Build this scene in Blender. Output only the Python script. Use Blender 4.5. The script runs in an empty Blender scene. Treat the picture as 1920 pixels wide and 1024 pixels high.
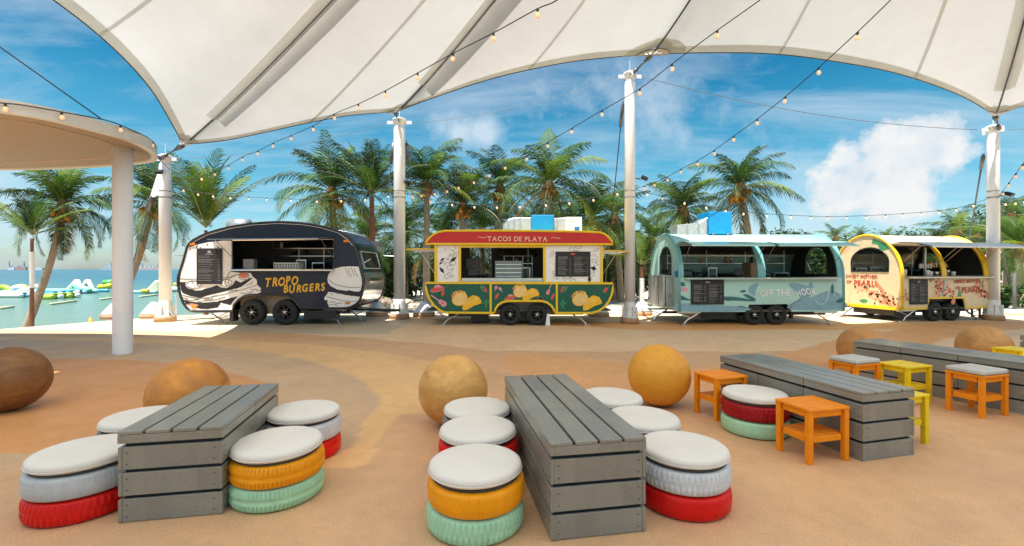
import bpy, math, random
import numpy as np
from mathutils import Vector, Matrix, Euler, noise
from mathutils.geometry import tessellate_polygon
R = math.radians
PI = math.pi
random.seed(7)
sc = bpy.context.scene
COL = sc.collection
F = 853.3; HC = 1.55; CX = 960.0; HY = 505.0

# ------------------------------------------------------------------ camera
cam = bpy.data.cameras.new('camera'); camo = bpy.data.objects.new('camera', cam); COL.objects.link(camo)
camo.location = (0, 0, HC); camo.rotation_euler = (R(90), 0, 0)
cam.lens = 16.0; cam.sensor_width = 36.0; cam.shift_y = -(512 - HY) / 1920.0
cam.clip_start = 0.05; cam.clip_end = 20000
sc.camera = camo

# ------------------------------------------------------------------ light
SUN = Vector((-0.19, -0.235, 1.0)).normalized()
sun = bpy.data.lights.new('sun', 'SUN'); sun.energy = 4.0; sun.angle = R(0.5); sun.color = (1.0, 0.95, 0.87)
suno = bpy.data.objects.new('sun', sun); COL.objects.link(suno)
suno.rotation_euler = SUN.to_track_quat('Z', 'Y').to_euler(); suno.location = (0, 0, 30)
sc.view_settings.view_transform = 'Standard'; sc.view_settings.look = 'None'
sc.view_settings.exposure = 1.48; sc.view_settings.gamma = 1.0
sc.cycles.max_bounces = 8; sc.cycles.diffuse_bounces = 4; sc.cycles.glossy_bounces = 4
sc.cycles.transmission_bounces = 6; sc.cycles.transparent_max_bounces = 12
sc.cycles.caustics_reflective = False; sc.cycles.caustics_refractive = False
sc.cycles.sample_clamp_indirect = 6.0
try: sc.cycles.use_denoising = True
except Exception: pass

world = bpy.data.worlds.new("World"); sc.world = world; world.use_nodes = True
nt = world.node_tree; nt.nodes.clear()
def N(t, kind, **kw):
    n = t.nodes.new(kind)
    for k, v in kw.items(): setattr(n, k, v)
    return n
def math_n(t, op, a, b=None, clamp=False):
    n = N(t, 'ShaderNodeMath', operation=op); n.use_clamp = clamp
    for i, v in enumerate((a, b)):
        if v is None: continue
        if isinstance(v, (int, float)): n.inputs[i].default_value = v
        else: t.links.new(v, n.inputs[i])
    return n.outputs[0]
def ramp(t, fac, stops):
    n = N(t, 'ShaderNodeValToRGB'); el = n.color_ramp.elements
    while len(el) < len(stops): el.new(0.5)
    for e, (p, c) in zip(el, stops):
        e.position = p; e.color = (c, c, c, 1) if isinstance(c, (int, float)) else (*c, 1)
    t.links.new(fac, n.inputs[0]); return n.outputs[0]
def mixc(t, fac, a, b, mode='MIX'):
    n = N(t, 'ShaderNodeMix', data_type='RGBA', blend_type=mode)
    for i, v in ((0, fac), (6, a), (7, b)):
        if isinstance(v, (int, float)): n.inputs[i].default_value = v
        elif isinstance(v, tuple): n.inputs[i].default_value = (*v, 1) if len(v) == 3 else v
        else: t.links.new(v, n.inputs[i])
    return n.outputs[2]
sky = N(nt, 'ShaderNodeTexSky', sky_type='NISHITA'); sky.sun_disc = False
sky.sun_elevation = math.asin(SUN.z); sky.sun_rotation = math.atan2(SUN.x, SUN.y) % (2 * PI)
sky.air_density = 1.0; sky.dust_density = 0.6; sky.ozone_density = 2.0
tc = N(nt, 'ShaderNodeTexCoord'); DIR = tc.outputs['Generated']
hs = N(nt, 'ShaderNodeHueSaturation'); hs.inputs['Saturation'].default_value = 1.42; hs.inputs['Hue'].default_value = 0.478
nt.links.new(sky.outputs[0], hs.inputs['Color'])
skyc = hs.outputs[0]
sep = N(nt, 'ShaderNodeSeparateXYZ'); nt.links.new(DIR, sep.inputs[0])
SKYMUL = ramp(nt, sep.outputs[2], [(0.0, (0.68, 0.88, 1.04)), (0.06, (0.76, 0.93, 1.02)), (0.18, (0.88, 1.02, .97)), (0.29, (0.70, 0.96, .93)), (0.38, (0.36, 0.78, 0.84)), (0.6, (0.34, 0.75, 0.84)), (1.0, (0.5, 0.8, 1.0))])
skyc = mixc(nt, 1.0, skyc, SKYMUL, 'MULTIPLY')
# thin streaked clouds, on a plane far above
zc = math_n(nt, 'MAXIMUM', sep.outputs[2], 0.03)
dv = N(nt, 'ShaderNodeCombineXYZ')
nt.links.new(math_n(nt, 'DIVIDE', sep.outputs[0], math_n(nt, 'ADD', zc, 0.12)), dv.inputs[0])
nt.links.new(math_n(nt, 'DIVIDE', sep.outputs[1], math_n(nt, 'ADD', zc, 0.12)), dv.inputs[1])
mp = N(nt, 'ShaderNodeMapping'); mp.inputs['Scale'].default_value = (0.55, 1.5, 1.0); mp.inputs['Rotation'].default_value = (0, 0, R(-14)); mp.inputs['Location'].default_value = (3.1, 1.7, 0)
nt.links.new(dv.outputs[0], mp.inputs[0])
n1 = N(nt, 'ShaderNodeTexNoise'); n1.inputs['Scale'].default_value = 1.5; n1.inputs['Detail'].default_value = 9; n1.inputs['Roughness'].default_value = 0.62; n1.inputs['Distortion'].default_value = 0.5
nt.links.new(mp.outputs[0], n1.inputs['Vector'])
wisps = ramp(nt, n1.outputs[0], [(0.42, 0.0), (0.55, 0.35), (0.72, 0.8)])
# one heaped cloud and some low ones
nz = N(nt, 'ShaderNodeTexNoise'); nz.inputs['Scale'].default_value = 13.0; nz.inputs['Detail'].default_value = 8; nz.inputs['Roughness'].default_value = 0.6
nt.links.new(DIR, nz.inputs['Vector'])
def blob(x, y, r, hard=1.0):
    d = Vector(((x - CX) / F, 1.0, (HY - y) / F)).normalized()
    vm = N(nt, 'ShaderNodeVectorMath', operation='DISTANCE'); nt.links.new(DIR, vm.inputs[0]); vm.inputs[1].default_value = d
    q = math_n(nt, 'DIVIDE', vm.outputs['Value'], r / F)
    return math_n(nt, 'MULTIPLY', math_n(nt, 'SUBTRACT', 1.0, q), hard)
acc = None
for b in [(1715, 242, 34), (1758, 252, 38), (1690, 264, 40), (1650, 288, 42), (1700, 305, 50), (1605, 325, 50), (1568, 362, 50), (1650, 355, 56), (1700, 350, 46), (1590, 300, 26), (1745, 290, 44), (1715, 330, 40, .7)]:
    o = blob(*b)
    acc = o if acc is None else math_n(nt, 'MAXIMUM', acc, o)
nn = math_n(nt, 'MULTIPLY', math_n(nt, 'SUBTRACT', nz.outputs[0], 0.5), 2.9)
cum = ramp(nt, math_n(nt, 'ADD', math_n(nt, 'MULTIPLY', acc, 1.1), nn), [(0.0, 0.0), (0.22, 0.55), (0.6, 1.0)])
acc2 = None
for b in [(855, 247, 60, .8), (905, 250, 45, .8), (830, 240, 45, .7), (1240, 170, 110, .5), (1160, 150, 90, .5), (1000, 170, 70, .4), (30, 400, 130, .5), (1500, 400, 150, .5), (1400, 420, 120, .45)]:
    o = blob(*b)
    acc2 = o if acc2 is None else math_n(nt, 'MAXIMUM', acc2, o)
soft = ramp(nt, math_n(nt, 'ADD', acc2, math_n(nt, 'MULTIPLY', nn, .5)), [(0.0, 0.0), (0.7, 0.75)])
cshade = mixc(nt, ramp(nt, nz.outputs[0], [(0.35, 0.0), (0.62, 1.0)]), (4.6, 5.3, 5.9), (6.2, 6.25, 6.3))
cloud_all = math_n(nt, 'MAXIMUM', math_n(nt, 'MAXIMUM', cum, soft), math_n(nt, 'MULTIPLY', wisps, 0.6))
wcol = mixc(nt, cum, (5.2, 5.9, 6.5), cshade)
skyc = mixc(nt, cloud_all, skyc, wcol)
bg = N(nt, 'ShaderNodeBackground'); bg.inputs['Strength'].default_value = 0.053
nt.links.new(skyc, bg.inputs['Color'])
wo = N(nt, 'ShaderNodeOutputWorld'); nt.links.new(bg.outputs[0], wo.inputs[0])

# ------------------------------------------------------------------ materials
MATS = {}
def lin(c):
    return tuple(((v / 255) / 12.92 if v / 255 <= 0.04045 else ((v / 255 + 0.055) / 1.055) ** 2.4) for v in c)
def mat(name, col, rough=0.5, metal=0.0, var=0.12, nscale=6.0, bump=0.0, bscale=60.0, emit=None, estr=0.0, coat=0.0, transl=0.0, spec=0.5, streak=0.0):
    if name in MATS: return MATS[name]
    m = bpy.data.materials.new(name); m.use_nodes = True; t = m.node_tree
    b = t.nodes['Principled BSDF']; out = t.nodes['Material Output']
    co = N(t, 'ShaderNodeTexCoord').outputs['Object']
    no = N(t, 'ShaderNodeTexNoise'); no.inputs['Scale'].default_value = nscale; no.inputs['Detail'].default_value = 6; no.inputs['Roughness'].default_value = 0.65
    t.links.new(co, no.inputs['Vector'])
    lo = tuple(c * (1 - var) for c in col); hi = tuple(min(1, c * (1 + var)) for c in col)
    c = mixc(t, ramp(t, no.outputs[0], [(0.3, 0.0), (0.7, 1.0)]), lo, hi)
    if streak:
        mpn = N(t, 'ShaderNodeMapping'); mpn.inputs['Scale'].default_value = (8, 8, 0.6); t.links.new(co, mpn.inputs[0])
        n2 = N(t, 'ShaderNodeTexNoise'); n2.inputs['Scale'].default_value = 2.0; n2.inputs['Detail'].default_value = 5; t.links.new(mpn.outputs[0], n2.inputs['Vector'])
        c = mixc(t, math_n(t, 'MULTIPLY', ramp(t, n2.outputs[0], [(0.5, 0.0), (0.75, 1.0)]), streak), c, tuple(v * 0.45 for v in col))
    t.links.new(c, b.inputs['Base Color'])
    b.inputs['Roughness'].default_value = rough; b.inputs['Metallic'].default_value = metal
    b.inputs['Specular IOR Level'].default_value = spec
    r2 = math_n(t, 'ADD', math_n(t, 'MULTIPLY', no.outputs[0], 0.16), rough - 0.08, True); t.links.new(r2, b.inputs['Roughness'])
    if coat: b.inputs['Coat Weight'].default_value = coat; b.inputs['Coat Roughness'].default_value = 0.08
    if emit: b.inputs['Emission Color'].default_value = (*emit, 1); b.inputs['Emission Strength'].default_value = estr
    if bump:
        nb = N(t, 'ShaderNodeTexNoise'); nb.inputs['Scale'].default_value = bscale; nb.inputs['Detail'].default_value = 4; t.links.new(co, nb.inputs['Vector'])
        bn = N(t, 'ShaderNodeBump'); bn.inputs['Strength'].default_value = bump; bn.inputs['Distance'].default_value = 0.01
        t.links.new(nb.outputs[0], bn.inputs['Height']); t.links.new(bn.outputs[0], b.inputs['Normal'])
    if transl:
        tr = N(t, 'ShaderNodeBsdfTranslucent'); t.links.new(c, tr.inputs['Color'])
        ms = N(t, 'ShaderNodeMixShader'); ms.inputs[0].default_value = transl
        t.links.new(b.outputs[0], ms.inputs[1]); t.links.new(tr.outputs[0], ms.inputs[2]); t.links.new(ms.outputs[0], out.inputs['Surface'])
    MATS[name] = m; return m
def metal_mat(name, col, rough): return mat(name, col, rough, 1.0, 0.1, 4.0)
W_ = mat('white_paint', (.80, .80, .78), .35, var=.05, streak=.10)
MAST = mat('mast_paint', (.78, .81, .84), .38, var=.05, nscale=2, streak=.14, bump=.1)
STEEL = metal_mat('brushed_steel', (.62, .62, .60), .3)
CHROME = metal_mat('polished_steel', (.78, .76, .73), .12)
GALV = mat('galvanised_sheet', (.62, .64, .63), .34, .75, .18, 9)
BLACK = mat('black_paint', (.012, .013, .015), .35)
RUBBER = mat('tyre_rubber', (.018, .018, .019), .75, bump=.2)
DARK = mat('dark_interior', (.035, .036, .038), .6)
GLASSD = mat('dark_glass', (.012, .016, .018), .06, spec=.8, var=.3)
CABLE = mat('black_cable', (.015, .016, .018), .5)
WIRE = mat('steel_wire', (.12, .13, .14), .5)

# ------------------------------------------------------------------ mesh builder
class MB:
    def __init__(s): s.v = []; s.f = []; s.mi = []; s.cur = 0; s.sm = []; s.smooth = False
    def add(s, vs, fs):
        o = len(s.v); s.v.extend(vs)
        for f in fs: s.f.append(tuple(i + o for i in f)); s.mi.append(s.cur); s.sm.append(s.smooth)
        return s
    def box(s, x0, x1, y0, y1, z0, z1):
        vs = [(x, y, z) for z in (z0, z1) for y in (y0, y1) for x in (x0, x1)]
        return s.add(vs, [(0, 2, 3, 1), (4, 5, 7, 6), (0, 1, 5, 4), (1, 3, 7, 5), (3, 2, 6, 7), (2, 0, 4, 6)])
    def obox(s, c, size, rot=(0, 0, 0)):
        m = Matrix.Translation(c) @ Euler(rot).to_matrix().to_4x4()
        a, b, d = (k / 2 for k in size)
        vs = [tuple(m @ Vector((x * a, y * b, z * d))) for z in (-1, 1) for y in (-1, 1) for x in (-1, 1)]
        return s.add(vs, [(0, 2, 3, 1), (4, 5, 7, 6), (0, 1, 5, 4), (1, 3, 7, 5), (3, 2, 6, 7), (2, 0, 4, 6)])
    def tube(s, pts, r, n=8, closed=False, caps=True, flat=1.0):
        pts = [Vector(p) for p in pts]; k = len(pts)
        rs = r if isinstance(r, (list, tuple)) else [r] * k
        vs = []; up = Vector((0, 0, 1)); prev = None
        for i, p in enumerate(pts):
            if closed: d = pts[(i + 1) % k] - pts[i - 1]
            else: d = pts[min(i + 1, k - 1)] - pts[max(i - 1, 0)]
            d.normalize()
            if prev is None:
                a = d.cross(up)
                if a.length < 1e-3: a = d.cross(Vector((0, 1, 0)))
            else: a = prev - d * prev.dot(d)
            if a.length < 1e-6: a = d.cross(Vector((1, 0, 0)))
            a.normalize(); prev = a; b = d.cross(a)
            for j in range(n):
                t = 2 * PI * j / n
                vs.append(tuple(p + (a * math.cos(t) + b * math.sin(t) * flat) * rs[i]))
        fs = []
        for i in range(k if closed else k - 1):
            i2 = (i + 1) % k
            for j in range(n):
                j2 = (j + 1) % n
                fs.append((i * n + j, i * n + j2, i2 * n + j2, i2 * n + j))
        if not closed and caps:
            fs.append(tuple(range(n - 1, -1, -1))); fs.append(tuple((k - 1) * n + j for j in range(n)))
        return s.add(vs, fs)
    def lathe(s, prof, n=32, c=(0, 0, 0), axis='z', fn=None):
        vs = []
        for i, (r, z) in enumerate(prof):
            for j in range(n):
                t = 2 * PI * j / n; rr = r if fn is None else fn(i, j, r)
                p = (rr * math.cos(t), rr * math.sin(t), z)
                if axis == 'y': p = (p[0], z, p[1])
                elif axis == 'x': p = (z, p[0], p[1])
                vs.append((p[0] + c[0], p[1] + c[1], p[2] + c[2]))
        fs = []
        for i in range(len(prof) - 1):
            for j in range(n):
                j2 = (j + 1) % n
                q = (i * n + j, i * n + j2, (i + 1) * n + j2, (i + 1) * n + j)
                fs.append(q if axis != 'y' else q[::-1])
        return s.add(vs, fs)
    def slab(s, loops, y0, y1, plane='xz'):
        """flat shape (outer loop + holes) in the plane, with thickness y0..y1"""
        loops = [list(l) for l in loops]
        flat = [p for l in loops for p in l]
        tris = tessellate_polygon([[Vector((p[0], p[1], 0)) for p in l] for l in loops])
        def mk(p, y): return (p[0], y, p[1]) if plane == 'xz' else ((p[0], p[1], y) if plane == 'xy' else (y, p[0], p[1]))
        n = len(flat); vs = [mk(p, y0) for p in flat] + [mk(p, y1) for p in flat]
        fs = []
        for t in tris:
            a, b, c = (flat[i] for i in t)
            ar = (b[0] - a[0]) * (c[1] - a[1]) - (c[0] - a[0]) * (b[1] - a[1])
            t = t if ar > 0 else t[::-1]
            if plane == 'xy': fs.append(tuple(t)[::-1]); fs.append(tuple(i + n for i in t))
            else: fs.append(tuple(t)); fs.append(tuple(i + n for i in t)[::-1])
        o = 0
        for l in loops:
            k = len(l)
            for i in range(k):
                j = (i + 1) % k; fs.append((o + i, o + n + i, o + n + j, o + j))
            o += k
        return s.add(vs, fs)
    def stroke(s, pts, w, y0, y1, closed=False, plane='xz'):
        """painted line of width w in the panel plane"""
        pts = [Vector((p[0], p[1])) for p in pts]
        if closed: pts = pts + [pts[0]]
        L = []; Rr = []
        for i, p in enumerate(pts):
            d = pts[min(i + 1, len(pts) - 1)] - pts[max(i - 1, 0)]
            if closed and i in (0, len(pts) - 1): d = pts[1] - pts[-2]
            if d.length < 1e-9: d = Vector((1, 0))
            d.normalize(); nn_ = Vector((-d.y, d.x)) * w / 2
            L.append(p + nn_); Rr.append(p - nn_)
        def mk(p, y): return (p.x, y, p.y) if plane == 'xz' else ((p.x, p.y, y) if plane == 'xy' else (y, p.x, p.y))
        k = len(pts); vs = [mk(p, y0) for p in L] + [mk(p, y0) for p in Rr] + [mk(p, y1) for p in L] + [mk(p, y1) for p in Rr]
        fs = []
        for i in range(k - 1):
            fs += [(i, i + 1, k + i + 1, k + i), (2 * k + i, 3 * k + i, 3 * k + i + 1, 2 * k + i + 1), (i, 2 * k + i, 2 * k + i + 1, i + 1), (k + i, k + i + 1, 3 * k + i + 1, 3 * k + i)]
        return s.add(vs, fs)
    def mesh(s, name, mats):
        me = bpy.data.meshes.new(name); me.from_pydata(s.v, [], s.f)
        for m in (mats if isinstance(mats, (list, tuple)) else [mats]): me.materials.append(m)
        me.polygons.foreach_set('material_index', s.mi); me.polygons.foreach_set('use_smooth', s.sm)
        me.update(); return me
    def build(s, name, mats, parent=None, bevel=0.0, seg=1, recalc=True):
        me = s.mesh(name, mats)
        if recalc:
            import bmesh
            bm = bmesh.new(); bm.from_mesh(me); bmesh.ops.recalc_face_normals(bm, faces=bm.faces); bm.to_mesh(me); bm.free()
        return ob(name, me, parent, bevel, seg)
def ob(name, me, parent=None, bevel=0.0, seg=1):
    o = bpy.data.objects.new(name, me); COL.objects.link(o)
    if parent is not None: o.parent = parent
    if bevel:
        b = o.modifiers.new('bevel', 'BEVEL'); b.width = bevel; b.segments = seg; b.limit_method = 'ANGLE'; b.angle_limit = R(40)
    return o
def thing(name, label, cat, loc=(0, 0, 0), rz=0.0, group=None):
    o = bpy.data.objects.new(name, None); COL.objects.link(o); o.location = loc; o.rotation_euler = (0, 0, rz)
    return tag(o, label, cat, group)
def tag(o, label=None, cat=None, group=None, kind=None):
    if label: o['label'] = label
    if cat: o['category'] = cat
    if group: o['group'] = group
    if kind: o['kind'] = kind
    return o
def px(x, y, Z): return Vector(((x - CX) / F * Z, Z, HC - (y - HY) / F * Z))
def gp(x, y, z=0.0):
    Z = (HC - z) * F / (y - HY); return Vector(((x - CX) / F * Z, Z, z))
def crom(pts, n=8, closed=False):
    pts = [Vector(p) for p in pts]; k = len(pts); out = []
    for i in range(k if closed else k - 1):
        if closed: p0, p1, p2, p3 = pts[i - 1], pts[i], pts[(i + 1) % k], pts[(i + 2) % k]
        else: p0, p1, p2, p3 = pts[max(i - 1, 0)], pts[i], pts[i + 1], pts[min(i + 2, k - 1)]
        for j in range(n):
            t = j / n
            out.append(0.5 * ((2 * p1) + (p2 - p0) * t + (2 * p0 - 5 * p1 + 4 * p2 - p3) * t * t + (3 * p1 - p0 - 3 * p2 + p3) * t ** 3))
    if not closed: out.append(pts[-1])
    return out
def text_mb(mb, s, size, x, z, y, depth=0.004, jit=0.0, shear=0.0, rot=0.0, bold=0.0, plane='xz', space=1.0, seed=1, w=None):
    """letters standing in a panel plane, left end at (x, z); returns the width"""
    rnd = random.Random(seed); adv = 0.0
    letters = []
    for ch in s:
        if ch == ' ': adv += size * 0.32; continue
        cu = bpy.data.curves.new('t', 'FONT'); cu.body = ch; cu.size = size; cu.offset = bold * size; cu.extrude = depth / 2; cu.shear = shear; cu.resolution_u = 3
        to = bpy.data.objects.new('t', cu); COL.objects.link(to); bpy.context.view_layer.update()
        me = bpy.data.meshes.new_from_object(to.evaluated_get(bpy.context.evaluated_depsgraph_get()))
        xs = [v.co.x for v in me.vertices]; x0, x1 = min(xs), max(xs)
        ang = rnd.uniform(-jit, jit); dy = rnd.uniform(-jit, jit) * size * .5
        vs = []
        for v in me.vertices:
            a = v.co.x - x0; b = v.co.y
            a, b = a * math.cos(ang) - b * math.sin(ang), a * math.sin(ang) + b * math.cos(ang) + dy
            vs.append((a + adv, b, v.co.z))
        letters.append((vs, [tuple(p.vertices) for p in me.polygons]))
        adv += (x1 - x0) + size * 0.085 * space
        bpy.data.objects.remove(to); bpy.data.curves.remove(cu); bpy.data.meshes.remove(me)
    sx = 1.0 if w is None else w / adv
    for vs, fs in letters:
        o = []
        for a, b, c in vs:
            a *= sx; A = a * math.cos(rot) - b * math.sin(rot); B = a * math.sin(rot) + b * math.cos(rot)
            if plane == 'xz': o.append((x + A, y - c, z + B))
            else: o.append((y - c, x - A, z + B))
        mb.add(o, fs)
    return adv
# ------------------------------------------------------------------ paving, sand, sea
def left_edge(Z):
    pts = [(-20, -30), (5, -20), (9, -15.5), (11.7, -13.3), (13.6, -12.2), (15.2, -11.3), (20, -9.6), (30, -7), (60, -4), (200, 0)]
    for (a, xa), (b, xb) in zip(pts, pts[1:]):
        if a <= Z <= b: return xa + (xb - xa) * (Z - a) / (b - a)
    return pts[0][1] if Z < pts[0][0] else pts[-1][1]
BACK = 15.6
def inside(poly, X, Y):
    c = np.zeros(X.shape, bool); n = len(poly); j = n - 1
    for i in range(n):
        xi, yi = poly[i][0], poly[i][1]; xj, yj = poly[j][0], poly[j][1]
        if yi != yj:
            c ^= ((yi > Y) != (yj > Y)) & (X < (xj - xi) * (Y - yi) / (yj - yi) + xi)
        j = i
    return c
def gpoly(pts, n=6): return [(p.x, p.y) for p in crom([gp(*q) for q in pts], n, True)]
ny, nx = 300, 520
rows = np.concatenate([np.linspace(-14, 1.5, 14)[:-1], np.linspace(1.5, BACK, ny)])
V = []; 
for Z in rows:
    xl = left_edge(Z); V.append(np.stack([np.concatenate([[xl], np.linspace(max(xl, -13.4) + .02, 18, nx - 2), [26]]), np.full(nx, Z), np.zeros(nx)], 1))
V = np.array(V); nr = len(rows); X, Y = V[..., 0], V[..., 1]
# jitter the colour borders a little, as poured coloured concrete has
def vn(X, Y, s, o=0.0):
    return np.sin(X * s + o) * np.cos(Y * s * 1.3 + o * 2) + .5 * np.sin(X * s * 2.3 + Y * s * 1.7 + o)
Xj = X + .035 * vn(X, Y, 3.1); Yj = Y + .05 * vn(X, Y, 2.3, 1.3)
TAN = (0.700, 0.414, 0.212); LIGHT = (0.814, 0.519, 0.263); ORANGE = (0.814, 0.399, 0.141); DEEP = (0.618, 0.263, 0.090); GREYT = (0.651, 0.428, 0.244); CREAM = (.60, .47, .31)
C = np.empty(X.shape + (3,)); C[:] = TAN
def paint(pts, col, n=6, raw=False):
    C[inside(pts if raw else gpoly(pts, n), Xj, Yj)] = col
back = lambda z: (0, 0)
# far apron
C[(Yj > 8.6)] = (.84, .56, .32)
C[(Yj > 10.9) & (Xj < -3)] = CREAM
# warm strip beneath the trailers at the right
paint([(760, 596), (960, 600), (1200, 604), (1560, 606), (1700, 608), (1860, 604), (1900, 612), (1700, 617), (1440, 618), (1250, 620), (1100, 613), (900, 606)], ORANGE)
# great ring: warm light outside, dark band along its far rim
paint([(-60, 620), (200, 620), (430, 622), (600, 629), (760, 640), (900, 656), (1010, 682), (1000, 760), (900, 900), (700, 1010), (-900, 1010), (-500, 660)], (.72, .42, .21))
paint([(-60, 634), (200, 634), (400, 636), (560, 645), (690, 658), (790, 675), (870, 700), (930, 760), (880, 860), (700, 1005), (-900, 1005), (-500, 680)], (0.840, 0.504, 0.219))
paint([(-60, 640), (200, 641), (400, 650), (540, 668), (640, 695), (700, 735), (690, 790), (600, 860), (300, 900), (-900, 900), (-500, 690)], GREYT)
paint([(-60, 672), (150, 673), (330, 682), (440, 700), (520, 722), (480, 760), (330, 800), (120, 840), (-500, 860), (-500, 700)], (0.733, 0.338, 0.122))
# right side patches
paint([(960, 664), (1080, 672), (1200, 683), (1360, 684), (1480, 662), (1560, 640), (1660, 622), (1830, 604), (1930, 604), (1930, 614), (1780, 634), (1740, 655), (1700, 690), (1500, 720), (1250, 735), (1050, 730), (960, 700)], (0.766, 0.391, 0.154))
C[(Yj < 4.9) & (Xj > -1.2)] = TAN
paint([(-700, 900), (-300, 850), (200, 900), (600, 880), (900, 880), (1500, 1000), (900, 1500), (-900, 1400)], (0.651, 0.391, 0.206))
me = bpy.data.meshes.new('paving')
idx = np.arange(nr * nx).reshape(nr, nx)
faces = np.stack([idx[:-1, :-1], idx[:-1, 1:], idx[1:, 1:], idx[1:, :-1]], -1).reshape(-1, 4)
me.from_pydata(V.reshape(-1, 3).tolist(), [], faces.tolist())
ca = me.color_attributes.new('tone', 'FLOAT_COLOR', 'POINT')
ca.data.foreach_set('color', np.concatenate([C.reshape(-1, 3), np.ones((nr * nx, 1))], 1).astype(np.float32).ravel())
pm = mat('coloured_concrete', (.4, .3, .2), .62, bump=.35, bscale=120)
t = pm.node_tree; b = t.nodes['Principled BSDF']
at = N(t, 'ShaderNodeAttribute'); at.attribute_name = 'tone'
co = N(t, 'ShaderNodeTexCoord').outputs['Object']
def noise_n(t, co, s, d=6, r=.6, dist=0.0):
    n = N(t, 'ShaderNodeTexNoise'); n.inputs['Scale'].default_value = s; n.inputs['Detail'].default_value = d; n.inputs['Roughness'].default_value = r; n.inputs['Distortion'].default_value = dist
    t.links.new(co, n.inputs['Vector']); return n.outputs[0]
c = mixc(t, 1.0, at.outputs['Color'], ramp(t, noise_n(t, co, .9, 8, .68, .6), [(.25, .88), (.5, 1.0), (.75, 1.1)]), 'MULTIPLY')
c = mixc(t, 1.0, c, ramp(t, noise_n(t, co, 5.0, 8, .7), [(.25, .88), (.6, 1.05)]), 'MULTIPLY')
c = mixc(t, 1.0, c, ramp(t, noise_n(t, co, 110, 2, .9), [(.32, .72), (.5, 1.0), (.70, 1.25)]), 'MULTIPLY')
c = mixc(t, math_n(t, 'MULTIPLY', ramp(t, noise_n(t, co, 1.7, 6, .75), [(.6, 0.0), (.7, 1.0)]), .14), c, (.30, .17, .09))
t.links.new(c, b.inputs['Base Color'])
t.links.new(ramp(t, noise_n(t, co, 1.3, 5, .6), [(.3, .42), (.7, .68)]), b.inputs['Roughness'])
me.materials.append(pm)
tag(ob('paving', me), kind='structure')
# platform edge
m = MB(); zs = [z for z in rows if z > 4]
for i in range(len(zs) - 1):
    if i % 12 and i != len(zs) - 2: continue
e = [(left_edge(z), z) for z in np.linspace(-14, BACK, 30)] + [(26, BACK)]
for (x0, y0), (x1, y1) in zip(e, e[1:]):
    m.add([(x0, y0, 0), (x1, y1, 0), (x1, y1, -.6), (x0, y0, -.6)], [(0, 1, 2, 3)])
tag(m.build('paving_edge', mat('edge_concrete', (.5, .38, .26), .8)), kind='structure')

def ter(x, z):
    d = left_edge(z) - 0.6 - x
    h = -0.16
    if z < BACK + .3 and d < 0: return -0.5
    if d > 0: h = -.22 - .105 * d
    else: h = -.12 + .10 * math.sin(x * .35) * math.cos(z * .3) + min(.5, max(0, z - 30) * .01)
    return max(h, -2.6)
gx = np.concatenate([np.linspace(-80, -30, 12)[:-1], np.linspace(-30, 30, 90), np.linspace(30, 220, 30)[1:]])
gy = np.concatenate([np.linspace(-14, 8, 6)[:-1], np.linspace(8, 50, 70), np.linspace(50, 320, 30)[1:]])
m = MB(); m.smooth = True
m.add([(x, y, ter(x, y)) for y in gy for x in gx], [(j * len(gx) + i, j * len(gx) + i + 1, (j + 1) * len(gx) + i + 1, (j + 1) * len(gx) + i) for j in range(len(gy) - 1) for i in range(len(gx) - 1)])
SANDM = mat('white_sand', (.58, .51, .42), .95, var=.12, nscale=2.5, bump=.6, bscale=14)
tag(m.build('sand', SANDM), kind='structure')
# sea
sm = bpy.data.materials.new('sea_water'); sm.use_nodes = True; t = sm.node_tree; b = t.nodes['Principled BSDF']
co = N(t, 'ShaderNodeTexCoord').outputs['Object']; sp = N(t, 'ShaderNodeSeparateXYZ'); t.links.new(co, sp.inputs[0])
dd = math_n(t, 'ADD', math_n(t, 'DIVIDE', sp.outputs[1], 150.0), math_n(t, 'MULTIPLY', math_n(t, 'SUBTRACT', noise_n(t, co, .02, 4), .5), .2))
c = ramp(t, dd, [(.12, (.135, .20, .145)), (.3, (.095, .175, .135)), (.42, (.045, .125, .12)), (.6, (.018, .10, .125)), (1.0, (.008, .075, .11))])
t.links.new(c, b.inputs['Base Color']); b.inputs['Roughness'].default_value = .22; b.inputs['IOR'].default_value = 1.33
mpn = N(t, 'ShaderNodeMapping'); mpn.inputs['Scale'].default_value = (.5, 1.4, 1); t.links.new(co, mpn.inputs[0])
h = math_n(t, 'ADD', noise_n(t, mpn.outputs[0], 1.6, 6, .6), math_n(t, 'MULTIPLY', noise_n(t, mpn.outputs[0], .25, 3, .5), 2.0))
bn = N(t, 'ShaderNodeBump'); bn.inputs['Strength'].default_value = .45; bn.inputs['Distance'].default_value = .2; t.links.new(h, bn.inputs['Height']); t.links.new(bn.outputs[0], b.inputs['Normal'])
m = MB(); m.add([(-9000, -300, -1.1), (9000, -300, -1.1), (9000, 9000, -1.1), (-9000, 9000, -1.1)], [(0, 1, 2, 3)])
tag(m.build('sea', sm), kind='structure')

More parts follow.
